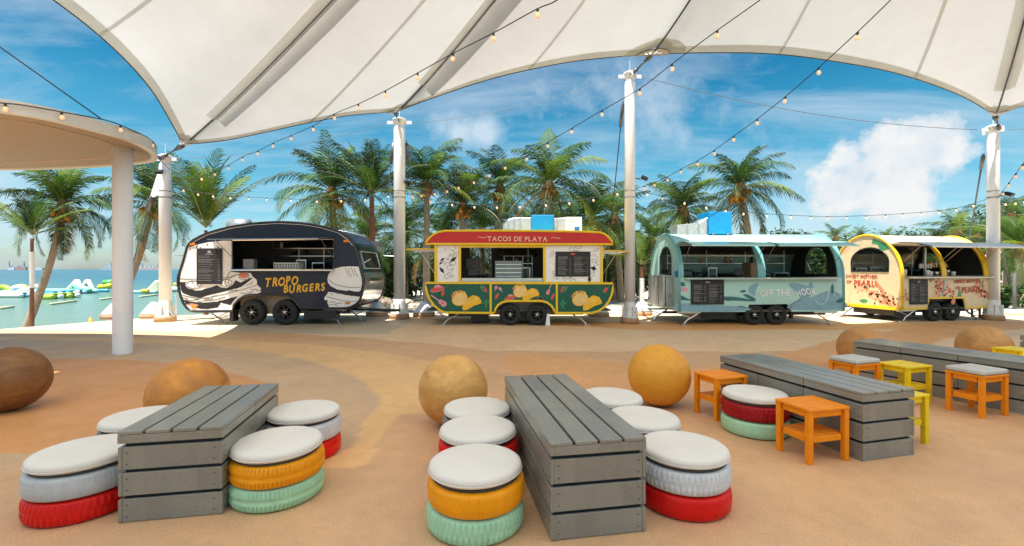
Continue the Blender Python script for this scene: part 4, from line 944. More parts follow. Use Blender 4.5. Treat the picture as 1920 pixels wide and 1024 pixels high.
def duct(T, pts, w0, y0, y1, name='roof_duct', mtl=None):
    m = MB()
    for a, b_ in zip(pts, pts[1:]): m.slab([[(a[0], a[1]), (b_[0], b_[1]), (b_[0], b_[2]), (a[0], a[2])]], y0, y1)
    m.build(name, mtl or GALV, T, .008)
    m = MB()
    for p in pts[1:-1]: m.box(p[0] - .015, p[0] + .015, y0 - .02, y1 + .02, p[1] - .01, p[2] + .02)
    m.build('duct_flange', STEEL, T)
zr = z2((0, 216))[1]
duct(T2, [(z2((752, 0))[0], zr, zr + .02), (z2((768, 0))[0], zr, z2((0, 150))[1]), (z2((800, 0))[0], zr, z2((0, 112))[1]), (z2((850, 0))[0], zr, z2((0, 96))[1]), (z2((900, 0))[0], zr, z2((0, 94))[1]), (z2((995, 0))[0], zr, z2((0, 94))[1])], 0, .5, 1.15)
duct(T2, [(z2((1185, 0))[0], zr, z2((0, 100))[1]), (z2((1210, 0))[0], zr, z2((0, 100))[1]), (z2((1285, 0))[0], zr, z2((0, 94))[1])], 0, .5, 1.1)
m = MB(); m.box(z2((996, 0))[0], z2((1182, 0))[0], .4, 1.2, zr + .0, z2((0, 75))[1]); m.build('duct_filter_box', BLUEF, T2, .01)
for q_ in (1040, 1166): m = MB(); m.box(z2((q_, 0))[0], z2((q_ + 17, 0))[0], .36, .4, zr, zr + .06); m.build('box_bracket', BLACK, T2)
m = MB(); m.box(z2((1280, 0))[0], z2((1412, 0))[0], .4, 1.0, zr, z2((0, 92))[1]); m.cur = 1; m.box(z2((1350, 0))[0], z2((1392, 0))[0], .385, .4, zr + .03, z2((0, 172))[1]); m.cur = 2; m.box(z2((1310, 0))[0], z2((1345, 0))[0], .392, .4, z2((0, 126))[1], z2((0, 118))[1]); m.build('rooftop_cooler', [W_, mat('label_blue', (.01, .13, .45), .5), GALV], T2, .01)

# ------------------------------------------------------------------ barrel roofed trailers
def barrel(T, L, W, H, zs, zb, wins, body, trim, inner, hinge, out_, drop, arch_pts, lw_extra=None, endwin=(.25, .78, 1.35, 2.25), rtip=0.0, sill_steel=True, endwin2=None):
    hw = W / 2
    def prof(t): return (hw - hw * math.cos(t), zs + (H - zs) * math.sin(t))
    th = math.asin((hinge - zs) / (H - zs))
    # lower wall with the wheel cut-out
    lower = [(0, zb + .08), (.06, zb)] + arch_pts + [(L - .06, zb), (L, zb + .08), (L, zs), (0, zs)]
    m = MB(); m.slab([lower], 0, .03); lowp = m.build('side_panel', body, T)
    m = MB(); m.box(0.03, L - .03, W - .03, W, zb, zs); m.build('back_panel', body, T)
    # posts
    def arc(x0, x1, t0, t1, m, n=12, d=0.0):
        ts = [t0 + (t1 - t0) * i / n for i in range(n + 1)]; vs = []
        for t in ts:
            y, z = prof(t); ny_, nz_ = math.cos(t), -math.sin(t)
            vs += [(x0, y, z), (x1, y, z), (x1, y + ny_ * .04, z + nz_ * .04), (x0, y + ny_ * .04, z + nz_ * .04)]
        m.add(vs, [(4 * i + a, 4 * i + (a + 1) % 4, 4 * i + 4 + (a + 1) % 4, 4 * i + 4 + a) for i in range(n) for a in range(4)] + [(0, 1, 2, 3), (4 * n + 3, 4 * n + 2, 4 * n + 1, 4 * n)])
    xs = [0] + [v for w in wins for v in w] + [L]
    for a, b_ in zip(xs[::2], xs[1::2]): m = MB(); arc(a, b_, 0, th, m); m.build('window_post', trim, T)
    m = MB(); m.smooth = True; arc(0.0, L, th, PI, m, 20); m.build('roof_skin', body, T)
    for x in (0, L):
        m = MB(); m.smooth = True; m.tube([(x, 0, zb + .02), (x, 0, zs)] + [(x, *prof(t)) for t in np.linspace(0.05, PI - .05, 26)] + [(x, W, zs), (x, W, zb)], .034, 8); m.build('arch_trim', trim, T)
    # ends
    def end(x, ew):
        loop = [(0, zb), (W, zb)] + [prof(PI - t) for t in np.linspace(0, PI, 26)]
        y0_, y1_, z0_, z1_ = ew[0] * W, ew[1] * W, ew[2], ew[3]
        cy, ry = (y0_ + y1_) / 2, (y1_ - y0_) / 2
        hole = [(y1_, z0_), (y0_, z0_)] + [(cy - ry * math.cos(t), z1_ - .45 + .45 * math.sin(t)) for t in np.linspace(0, PI, 13)]
        m = MB(); m.slab([loop, hole], x, x + .03 if x == 0 else x - .03, 'yz'); e = m.build('end_panel', body, T)
        m = MB(); m.slab([[(a + (W / 2 - a) * .03, b_ if b_ < 1 else b_ - .04) for a, b_ in loop], hole], x + .031 if x == 0 else x - .031, x + .036 if x == 0 else x - .036, 'yz'); m.build('inner_panel', inner, e)
        m = MB(); xx = x + .015 if x == 0 else x - .015
        m.add([(xx, a, b_) for a, b_ in hole], [tuple(range(len(hole)))]); m.build('window_glass', gm, e)
        m = MB(); m.smooth = True; m.tube([(x, a, b_) for a, b_ in hole], .02, 6, True); m.build('window_frame', BLACK, e)
        return e
    e0 = end(0, endwin); e1 = end(L, endwin2 or endwin)
    m = MB(); m.box(.05, L - .05, .04, W - .04, zb, zb + .05); m.build('floor_panel', mat('underbody', (0, 0, 0)), T)
    m = MB(); m.smooth = True
    pts = [prof(t) for t in np.linspace(th - .02, PI, 16)]; n = len(pts)
    m.add([(.05, y + .0, z - .07) for y, z in pts] + [(L - .05, y, z - .07) for y, z in pts], [(i, i + 1, n + i + 1, n + i) for i in range(n - 1)]); m.smooth = False
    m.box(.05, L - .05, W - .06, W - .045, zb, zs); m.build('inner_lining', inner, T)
    # lifted window flaps: curved panels on struts, under steel gutters
    hy, hz_ = prof(th)
    for i, (a, b_) in enumerate(wins):
        x0, x1 = a - .06, b_ + .06 + (rtip if i == len(wins) - 1 else 0)
        m = MB(); m.smooth = True; n = 8; top_ = []; 
        for q in range(n + 1):
            f = q / n; top_.append((hy - out_ * f, hz_ + .05 + .10 * math.sin(PI * f) * .5 - drop * f ** 1.3))
        m.add([(x0, y, z) for y, z in top_] + [(x1, y, z) for y, z in top_], [(q, q + 1, n + 2 + q, n + 1 + q) for q in range(n)])
        m.add([(x0, y, z - .03) for y, z in top_] + [(x1, y, z - .03) for y, z in top_], [(n + 1 + q, n + 2 + q, q + 1, q) for q in range(n)])
        m.smooth = False; y_, z_ = top_[-1]; m.box(x0, x1, y_ - .01, y_ + .01, z_ - .035, z_ + .008)
        fl = m.build('window_flap', body if body is not CREAMP else mat('flap_white', (.72, .70, .66), .4), T)
        m = MB()
        for xx in (a + .03, b_ - .03): m.tube([(xx, prof(.35)[0] - .02, prof(.35)[1]), (xx, hy - out_ * .7, hz_ - drop * .5)], .009, 5)
        m.build('flap_strut', STEEL, T)
        m = MB(); m.tube([(a, 0.01, zs + .01), (b_, .01, zs + .01)], .012, 5); m.tube([(a, hy - .02, hz_ - .03), (b_, hy - .02, hz_ - .03)], .016, 6); m.build('window_rail', STEEL, T)
    if sill_steel:
        m = MB(); m.box(wins[0][0], wins[-1][1] + rtip * .3, -.16, .0, zs - .03, zs - .012); m.build('counter_shelf', STEEL, T)
    interior(T, wins[0][0] + .05, wins[-1][1] - .05, .03, W, zs, hinge - .05, int(L * 10))
    return lowp, e0, e1
T3 = thing('food_trailer', 'teal barrel roofed food trailer with fish drawings and a blue box on its roof', 'food trailer', (4.62, 12.55, 0), R(1.6), 'food trailers lined up behind the seating')
k3 = .00346
def z3(p): return ((p[0] - 350) * k3, (977 - p[1]) * k3)
ap = [(z3((880, 0))[0], .37), (z3((915, 0))[0], z3((0, 812))[1]), (z3((1225, 0))[0], z3((0, 808))[1]), (z3((1262, 0))[0], .37)]
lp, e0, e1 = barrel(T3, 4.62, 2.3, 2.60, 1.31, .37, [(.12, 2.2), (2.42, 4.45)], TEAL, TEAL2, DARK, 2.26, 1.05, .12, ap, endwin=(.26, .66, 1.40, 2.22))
m = MB(); Y = -.003
for mi_, shs in ((0, [[(355, 735), (420, 765), (440, 770), (440, 778), (355, 770)], [(706, 748), (780, 748), (860, 760), (960, 780), (930, 786), (820, 780), (706, 778)], [(362, 632), (385, 634), (396, 655), (380, 666), (362, 660)], [(835, 705), (870, 694), (890, 706), (860, 716)], [(865, 735), (900, 730), (960, 762), (962, 780), (920, 770)], [(820, 822), (870, 826), (890, 838), (850, 834)]]),
                 (1, [[(905, 690), (930, 655), (990, 640), (970, 690), (960, 740), (930, 730)], [(1235, 650), (1290, 640), (1380, 660), (1400, 650), (1420, 630), (1440, 700), (1400, 760), (1560, 700), (1640, 720), (1680, 770), (1685, 850), (1250, 850), (1262, 800), (1330, 760), (1300, 720)], [(355, 800), (600, 815), (880, 830), (880, 862), (355, 862)]]),
                 (2, [[(1250, 845), (1240, 820), (1290, 780), (1380, 745), (1360, 760), (1290, 800)], [(710, 735), (760, 760), (700, 800), (690, 780)]])):
    m.cur = mi_
    for s_ in shs: m.slab([[z3((p.x, p.y)) for p in crom([(a, b_, 0) for a, b_ in s_], 3, True)]], Y - .001 * mi_ * 0 - .003, Y + .003)
m.cur = 2; m.stroke([z3(p) for p in elps(1500, 710, 62, 100, 24, -1.5, 2.4)], .02, Y - .006, Y - .003); m.stroke([z3(p) for p in elps(1650, 700, 50, 60, 20, 2, 5)], .012, Y - .006, Y - .003)
m.cur = 3; m.slab([[z3(p) for p in elps(390, 690, 30, 18, 14, 0, 2 * PI, .1)][::-1]], Y - .003, Y)
m.cur = 0; m.slab([[z3(p) for p in elps(1592, 690, 12, 42, 14)][::-1]], Y - .008, Y - .003); m.slab([[z3(p) for p in elps(1660, 780, 40, 16, 14, 0, 2 * PI, -.3)][::-1]], Y - .008, Y - .003)
m.build('fish_drawing', [DTEAL, MIST, PALE, PINK], lp)
m = MB(); text_mb(m, 'OFF THE', .265, *z3((1000, 748)), -.012, .008, 0, 0, R(1.5), .016, w=.86); text_mb(m, 'HOOK', .265, *z3((1300, 752)), -.012, .008, .1, -.25, R(9), .016, w=.58, seed=5); m.build('lettering', mat('lettering_pale', (.85, .86, .85), .5), lp)
menu(T3, z3((440, 0))[0], z3((706, 0))[0], z3((0, 810))[1], z3((0, 612))[1], -.01, None, True)
m = MB(); m.box(-.30, -.002, .45, 1.75, .48, 1.38); cb = m.build('end_locker', mat('locker_grey', (.50, .52, .49), .3, .6), T3, .012)
m = MB(); m.box(-.306, -.301, .80, .812, .5, 1.36); m.box(-.24, -.22, .44, .449, .5, 1.36); m.build('locker_seam', BLACK, cb)
for zz in (.62, 1.0, 1.28): m = MB(); m.box(-.315, -.3, 1.66, 1.72, zz, zz + .06); m.build('locker_hinge', BLACK, cb)
for x_ in (968, 1150): wheel(T3, z3((x_, 0))[0], .14, .285, .2); wheel(T3, z3((x_, 0))[0], 2.16, .285, .2)
m = MB(); m.box(.6, 4.4, .4, .5, .24, .37); m.box(z3((550, 0))[0], z3((880, 0))[0], .3, 1.9, .14, .36); m.box(z3((900, 0))[0], z3((1240, 0))[0], .3, .34, .3, .62); m.box(z3((1290, 0))[0], z3((1310, 0))[0], .2, .3, .15, .37); m.box(-.35, .4, .3, .36, .3, .37); m.tube([(z3((968, 0))[0], .1, .285), (z3((968, 0))[0], 2.2, .285)], .035, 8); m.tube([(z3((1150, 0))[0], .1, .285), (z3((1150, 0))[0], 2.2, .285)], .035, 8); m.build('chassis', BLACK, T3)
jack(T3, .55, .05, .33, -1, False); jack(T3, 3.85, .05, .33, 1, False); jack(T3, .1, 1.2, .33, -1)
duct(T3, [(z3((362, 0))[0] + .25, z3((0, 235))[1] - .1, z3((0, 150))[1]), (z3((460, 0))[0] + .2, z3((0, 235))[1] - .1, z3((0, 142))[1]), (z3((575, 0))[0] + .15, z3((0, 235))[1] - .1, z3((0, 132))[1]), (z3((662, 0))[0] + .12, z3((0, 235))[1] - .1, z3((0, 85))[1])], 0, .9, 1.5)
m = MB(); xa, xb = z3((664, 0))[0] + .12, z3((845, 0))[0] + .16; m.box(xa, xb, .8, 1.6, z3((0, 236))[1] + .02, z3((0, 64))[1] + .09); m.build('duct_filter_box', BLUEF, T3, .01)
for q_ in (xa + .08, xb - .16): m = MB(); m.box(q_, q_ + .06, .78, .84, 2.4, 2.62); m.build('box_bracket', STEEL, T3)
pos(T3, 1.85, .35, 1.31, R(8))
m = MB(); m.box(2.5, 2.85, .9, 1.4, 1.3, 1.75); m.build('bread_bin', mat('bin_tan', (.4, .26, .14), .6), T3, .01)
m = MB(); m.lathe([(0, 0), (.09, 0), (.09, .03), (0, .03)], 12, (-.06, .12, 1.42), 'x'); m.build('side_lamp', mat('lamp_blue', (.02, .2, .5), .3), T3)

T4 = thing('food_trailer', 'cream and yellow barrel roofed trailer with bubble tea drawings, angled at the far right', 'food trailer', (11.34, 13.24, 0), R(11.5), 'food trailers lined up behind the seating')
ap = [(.92, .36), (1.02, .68), (2.3, .68), (2.38, .36)]
lp, e0, e1 = barrel(T4, 3.3, 2.2, 2.62, 1.33, .36, [(.1, 1.5), (1.66, 3.12)], CREAMP, YEL, DARK, 2.30, 1.15, .16, ap, endwin=(.17, .72, 1.48, 2.22), rtip=.45, endwin2=(.62, .86, 1.6, 2.1))
def boba(m, f, cx_, cz_, s, seed, n=26):
    rnd = random.Random(seed)
    for q in range(n):
        a_, b2 = rnd.gauss(0, s * .5), rnd.gauss(0, s * .28); m.cur = 0 if rnd.random() < .6 else 1; r_ = rnd.uniform(.03, .075)
        y = f - .0015 * q / n
        m.slab([elps(cx_ + a_, cz_ + b2 - a_ * .35, r_ * 1.3, r_, 10, 0, 2 * PI, rnd.uniform(0, 3))], y - .003, y)
    for q in range(n):
        a_, b2 = rnd.gauss(0, s * .5), rnd.gauss(0, s * .28); m.cur = 2; r_ = rnd.uniform(.014, .03)
        m.slab([elps(cx_ + a_, cz_ + b2 - a_ * .35, r_, r_, 10)], f - .008, f - .0045)
m = MB(); boba(m, -.001, 1.45, .98, .44, 3, 40); boba(m, -.001, 3.0, .85, .26, 8, 36); boba(m, -.001, .1, .72, .2, 5, 6)
m.cur = 0; m.stroke([(.12, .62), (.14, .98)], .05, -.004, 0); m.cur = 3; m.stroke([(1.5, .75), (1.56, 1.22)], .04, -.012, -.008); m.cur = 4; m.slab([[(2.05, .72), (2.14, .68), (2.22, .74), (2.14, 1.0)]], -.004, 0)
m.stroke([(2.9, 1.25), (2.96, 1.02)], .02, -.012, -.008); m.stroke([(3.05, 1.22), (3.02, 1.0)], .02, -.012, -.008)
m.build('bubble_tea_drawing', [SALM, mat('print_peach', (.80, .48, .30), .5), mat('print_brown', (.10, .03, .02), .5), MIST, GRNI], lp)
TXT = mat('lettering_brick', (.50, .09, .05), .5)
m = MB(); text_mb(m, 'SWEET MOTHER', .15, 1.93, 1.13, -.014, .008, .04, 0, R(1), .012, w=1.02); text_mb(m, 'OF', .12, 1.98, .95, -.014, .008, .03, 0, 0, .012, w=.18); text_mb(m, 'PEARL!', .24, 2.22, .84, -.014, .008, .05, 0, R(3), .03, w=.72); m.build('lettering', TXT, lp)
m = MB(); 
def ex(y, z): return y, z
text_mb(m, 'SWEET MOTHER', .15, 1.76, 1.27, -.006, .008, .04, 0, 0, .008, 'yz', w=1.06); text_mb(m, 'OF', .13, 1.74, 1.1, -.006, .008, .03, 0, 0, .008, 'yz', w=.18); text_mb(m, 'PEARL!', .24, 1.48, 1.03, -.006, .008, .05, 0, 0, .03, 'yz', w=.76)
m.build('lettering', TXT, e0)
m = MB(); rnd = random.Random(4)
def yz(pts): return [(a, b_) for a, b_ in pts]
for q in range(40):
    f = rnd.random() ** .8; yy = 1.35 - f * 1.25 + rnd.gauss(0, .07); zz = .98 - f * .45 + rnd.gauss(0, .09) * (.5 + f); m.cur = 0 if rnd.random() < .5 else 1; r_ = rnd.uniform(.04, .1) * (.6 + .6 * f)
    yy = max(.13, yy); m.slab([elps(yy, max(.5, zz), r_ * 1.2, r_, 10)], -.004 - q * .00005, 0, 'yz')
for q in range(38):
    f = rnd.random() ** .8; yy = max(.1, 1.3 - f * 1.2 + rnd.gauss(0, .08)); zz = max(.48, .98 - f * .42 + rnd.gauss(0, .1)); m.cur = 2; r_ = rnd.uniform(.016, .038)
    m.slab([elps(yy, zz, r_, r_, 10)], -.010, -.0065, 'yz')
m.cur = 0; m.stroke([(.78, 1.17), (.52, .86)], .085, -.009, -.0062, plane='yz'); m.stroke([(.45, .72), (.3, .45)], .085, -.009, -.0062, plane='yz')
m.cur = 4; m.slab([[(1.05, .5), (1.2, .48), (1.3, .56), (1.15, .62), (1.02, .58)]], -.004, 0, 'yz'); m.slab([[(.85, 2.5), (.5, 2.34), (.36, 2.16), (.62, 2.1), (.7, 2.3), (.9, 2.36)]], -.004, 0, 'yz')
m.cur = 1; m.slab([[(1.75, 2.35), (1.95, 2.1), (1.85, 2.05), (1.6, 2.25)]], -.004, 0, 'yz')
m.build('bubble_tea_drawing', [SALM, mat('print_peach', (0, 0, 0)), mat('print_brown', (0, 0, 0)), MIST, GRNI], e0)
m = MB(); m.box(-.03, -.001, 0, 2.2, .34, .44); m.build('end_bumper', YEL, T4)
m = MB(); m.stroke([(.0, .40), (.90, .40), (1.0, .70), (2.32, .70), (2.40, .40), (3.28, .40)], .06, -.006, .0); m.build('lower_trim', YEL, T4)
menu(T4, .26, .92, .52, 1.26, -.008, None, True)
for x_ in (1.31, 1.98): wheel(T4, x_, .14, .285, .2); wheel(T4, x_, 2.06, .285, .2)
m = MB(); m.box(.2, 3.1, .4, .5, .24, .36); m.box(.1, .9, .3, 1.6, .16, .36); m.box(1.0, 2.35, .3, .34, .3, .66); m.tube([(1.31, .1, .285), (1.31, 2.1, .285)], .035, 8); m.tube([(1.98, .1, .285), (1.98, 2.1, .285)], .035, 8); m.tube([(3.2, 1.1, .4), (4.0, 1.1, .35)], .05, 6); m.tube([(3.0, .05, .36), (3.0, .05, .05)], .03, 6); m.tube([(2.7, .05, .36), (2.7, .05, .1)], .03, 6); m.build('chassis', BLACK, T4)
jack(T4, .5, .05, .32, -1, False); jack(T4, .1, 1.6, .32, -1); jack(T4, 2.5, .1, .32, 1)
rnd = random.Random(9)
for q, (x_, y_, c_) in enumerate([(1.1, .12, W_), (1.25, .16, W_), (1.4, .1, STEEL), (1.72, .12, W_), (1.95, .2, STEEL), (2.1, .14, W_), (.2, .2, SALM), (.3, .15, W_)]):
    m = MB(); m.smooth = True; h_ = rnd.uniform(.14, .24); r_ = rnd.uniform(.05, .08); m.lathe([(0, 0), (r_ * .8, 0), (r_, h_), (r_ * 1.05, h_ + .01), (0, h_ + .02)], 14, (x_, y_, 1.32)); m.build('cup_stack', c_, T4)
for x_ in (1.98, 2.5):
    m = MB(); m.smooth = True; m.lathe([(.03, .18), (.06, .16), (.14, .0), (.13, 0), (.05, .14), (.02, .16)], 16, (x_, .7, 1.62)); m.build('pendant_lamp', mat('lamp_amber', (.8, .35, .05), .4), T4)
m = MB(); m.tube([(2.2, 1.0, 1.3), (2.2, 1.0, 2.4)], .05, 10); m.build('flue_pipe', STEEL, T4)
m = MB()
for q in range(9): m.tube([(1.15 + q * .05, .35 + (q % 2) * .06, 1.58), (1.15 + q * .05, .35 + (q % 2) * .06, 1.72)], .022, 6)
m.build('cup_rack', W_, T4)
m = MB(); m.box(1.0, 1.35, 1.2, 1.24, 1.85, 2.1); m.build('wall_clock_panel', W_, T4)
# ------------------------------------------------------------------ slatted tables
GREYW = mat('grey_boards', (.26, .245, .205), .32, var=.10, nscale=3, bump=.25, bscale=30, coat=.15)
tw = .585; tl = .555; TH = .56
def grey_boards():
    t = GREYW.node_tree; b = t.nodes['Principled BSDF']; co = N(t, 'ShaderNodeTexCoord').outputs['Object']
    mpn = N(t, 'ShaderNodeMapping'); mpn.inputs['Scale'].default_value = (60, 2.2, 60); t.links.new(co, mpn.inputs[0])
    g_ = noise_n(t, mpn.outputs[0], 1.0, 5, .6); src = b.inputs['Base Color'].links[0].from_socket
    c = mixc(t, 1.0, src, ramp(t, g_, [(.3, .88), (.7, 1.08)]), 'MULTIPLY')
    c = mixc(t, math_n(t, 'MULTIPLY', ramp(t, noise_n(t, co, 7, 8, .8), [(.6, 0.0), (.72, 1.0)]), .22), c, (.36, .33, .28))
    sn = N(t, 'ShaderNodeVectorMath', operation='SNAP'); t.links.new(co, sn.inputs[0]); sn.inputs[1].default_value = (.1462, tl, .1602)
    wn = N(t, 'ShaderNodeTexWhiteNoise'); t.links.new(sn.outputs[0], wn.inputs[0])
    c = mixc(t, 1.0, c, ramp(t, wn.outputs[0], [(0, .86), (1, 1.12)]), 'MULTIPLY')
    t.links.new(c, b.inputs['Base Color'])
grey_boards()
def table(label, p0, p1, n, w=tw, h=TH):
    """p0 = near left foot, p1 = near right foot; runs away from there in n modules"""
    d = Vector((p1[0] - p0[0], p1[1] - p0[1])); a = math.atan2(d.y, d.x)
    T = thing('slatted_table', label, 'table', (p0[0], p0[1], 0), a, 'grey slatted box tables')
    for k in range(n):
        y0, y1 = k * tl + .003, (k + 1) * tl - .003
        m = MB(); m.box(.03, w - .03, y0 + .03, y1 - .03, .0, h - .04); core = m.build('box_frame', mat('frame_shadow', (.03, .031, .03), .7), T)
        m = MB(); g_ = .017; pw = (w - 3 * g_) / 4
        for q in range(4): x = q * (pw + g_); m.box(x, x + pw, y0, y1, h - .022, h)
        m.build('top_slats', GREYW, T, .003)
        m = MB(); rows_ = [(h - .075, h - .024)]; z = h - .098
        for q in range(3): rows_.append((z - .138, z)); z -= .138 + .022
        for i, (za, zb_) in enumerate(rows_):
            za = max(za, .0); o = 0 if i == 0 else .004
            m.box(o, .024, y0, y1, za, zb_); m.box(w - .024, w - o, y0, y1, za, zb_)
            m.box(.0245, w - .0245, y0 + o, y0 + .022, za, zb_); m.box(.0245, w - .0245, y1 - .022, y1 - .001, za, zb_)
        m.cur = 1
        for za, zb_ in rows_[1:]:
            for zz in ((za + zb_) / 2 - .035, (za + zb_) / 2 + .035):
                if k == 0:
                    for xx in (.05, w - .05): m.obox((xx, .0035, zz), (.008, .003, .008))
                for yy in (y0 + .035, y1 - .035): m.obox((.0035, yy, zz), (.003, .008, .008)); m.obox((w - .0035, yy, zz), (.003, .008, .008))
        m.build('side_boards', [GREYW, mat('screw_head', (.06, .06, .06), .4, .7)], T, .002)
    return T
table('short grey slatted table at the left, between tyre stools with orange and grey tyres', gp(219, 983), gp(419, 965), 2)
table('long grey slatted table in the middle foreground, seen end on', gp(1032, 1017), gp(1210, 998), 3)
table('grey slatted table at the right with wooden stools on both its sides', gp(1618.5, 866.5), gp(1712, 853.7), 3, .56, .555)
a_ = Vector((5.70, 4.33, 0)); b_ = a_ + Vector((.50, .24, 0))
table('farther grey slatted table running out of the frame at the right', a_, b_, 4, .56, .555)
m_ = table('dark slatted table of which only a corner shows at the right frame edge', (8.12, 5.85), (8.62, 6.09), 2, .56, .56)

# ------------------------------------------------------------------ tyre stools
CUSH = mat('cushion_fabric', (.79, .745, .675), .85, var=.04, nscale=3, bump=.35, bscale=350)
def paint_mat(n, c, rough=.32): return mat('tyre_paint_' + n, c, rough, var=.12, nscale=9, bump=.25, bscale=40, coat=.04, spec=.22)
PM = {'red': paint_mat('red', (.74, .010, .007)), 'dark red': paint_mat('dark_red', (.36, .008, .010)), 'mint': paint_mat('mint', (.40, .68, .43)), 'orange': paint_mat('orange', (.92, .34, .006)), 'grey': paint_mat('grey', (.50, .53, .54)), 'white': paint_mat('white', (.66, .67, .68)), 'dark grey': paint_mat('dark_grey', (.26, .255, .24))}
def tyre_mesh(kind):
    n = 216; r = .298; h = .150
    prof = [(.175, .030), (.20, .012), (.235, .004), (.264, .003), (.284, .010), (.293, .024), (.2965, .040), (.298, .058), (.298, .065), (.298, .085), (.298, .092), (.2965, .110), (.293, .126), (.284, .140), (.264, .147), (.235, .146), (.20, .138), (.175, .120)]
    def fn(i, j, rr):
        if kind == 0:
            if i in (5, 6, 11, 12) and j % 3 == 0: return rr - .012
            if i in (8, 9): return rr - .005
        elif kind == 1:
            if i in (5, 6, 7) and j % 4 == 0: return rr - .009
            if i in (10, 11, 12) and j % 4 == 2: return rr - .009
            if i == 8: return rr - .006
        else:
            if i in (6, 11): return rr - .006 * (j % 3 == 0)
        return rr
    m = MB(); m.smooth = True; m.lathe(prof, n, (0, 0, 0), 'z', fn)
    for rr, zz in ((.245, .1475), (.218, .144)): m.tube([(rr * math.cos(t), rr * math.sin(t), zz) for t in np.linspace(0, 2 * PI, 48, endpoint=False)], .003, 5, True)
    return m.mesh('tyre', RUBBER)
TYM = [tyre_mesh(0), tyre_mesh(1), tyre_mesh(2)]
m = MB(); m.smooth = True
cp = [(0, .004), (.25, .004), (.272, .01), (.283, .026), (.285, .040), (.280, .056), (.266, .066), (.24, .0705), (.15, .073), (0, .074)]
m.lathe(cp, 64); 
m.tube([(.2855 * math.cos(t), .2855 * math.sin(t), .026) for t in np.linspace(0, 2 * PI, 64, endpoint=False)], .0035, 5, True)
cush_me = m.mesh('cushion', CUSH)
m = MB(); m.lathe([(0, 0), (.265, 0), (.265, .012), (0, .012)], 48); base_me = m.mesh('seat_board', mat('seat_board_dark', (.05, .05, .05), .6))
def stool(label, x, y, up, lo, k1_=0, k2_=0):
    T = thing('tyre_stool', label, 'stool', (x, y, 0), random.uniform(0, 6), 'round stools made of two painted tyres and a cushion')
    for z, c, k in ((0, lo, k2_), (.149, up, k1_)):
        key = ('tyre', k, c)
        if key not in TYC:
            me = TYM[k].copy(); me.materials.clear(); me.materials.append(PM[c]); TYC[key] = me
        o = ob('tyre', TYC[key], T); o.location = (random.uniform(-.006, .006), random.uniform(-.006, .006), z); o.rotation_euler = (0, 0, random.uniform(0, 6)); o['label'] = c + ' painted tyre'
    o = ob('seat_board', base_me, T); o.location = (0, 0, .298)
    o = ob('cushion', cush_me, T); o.location = (0, 0, .308); o.rotation_euler = (random.uniform(-.01, .01), random.uniform(-.01, .01), 0)
    return T
TYC = {}
stool('tyre stool with a grey tyre over a red one at the bottom left', -2.80, 2.99, 'grey', 'red', 2, 1)
stool('tyre stool mostly hidden behind the left slatted table, only its cushion showing', -2.97, 3.68, 'dark grey', 'mint', 2, 2)
stool('tyre stool with an orange tyre over a mint one, right of the left slatted table', -1.62, 3.15, 'orange', 'mint', 0, 0)
stool('tyre stool with a white tyre over a red one behind the orange and mint stool', -1.76, 3.85, 'white', 'red', 1, 2)
stool('nearest tyre stool, an orange tyre over a mint one left of the middle table', -.225, 2.81, 'orange', 'mint', 2, 1)
stool('tyre stool with a red upper tyre, second in the row left of the middle table', -.255, 3.41, 'red', 'grey', 2, 1)
stool('farthest stool in the row left of the middle table, with dark grey upper tyre', -.30, 3.93, 'dark grey', 'red', 0, 1)
stool('farthest stool right of the middle table, near the orange ball', .93, 4.27, 'grey', 'red', 1, 1)
stool('middle one of the three stools along the right side of the middle table', 1.05, 3.66, 'grey', 'mint', 1, 1)
stool('tyre stool with a ribbed white tyre over a red one right of the middle table', 1.15, 3.06, 'white', 'red', 1, 2)
stool('tyre stool with a dark red tyre over a mint one between two orange wooden stools', 2.34, 4.39, 'dark red', 'mint', 1, 2)

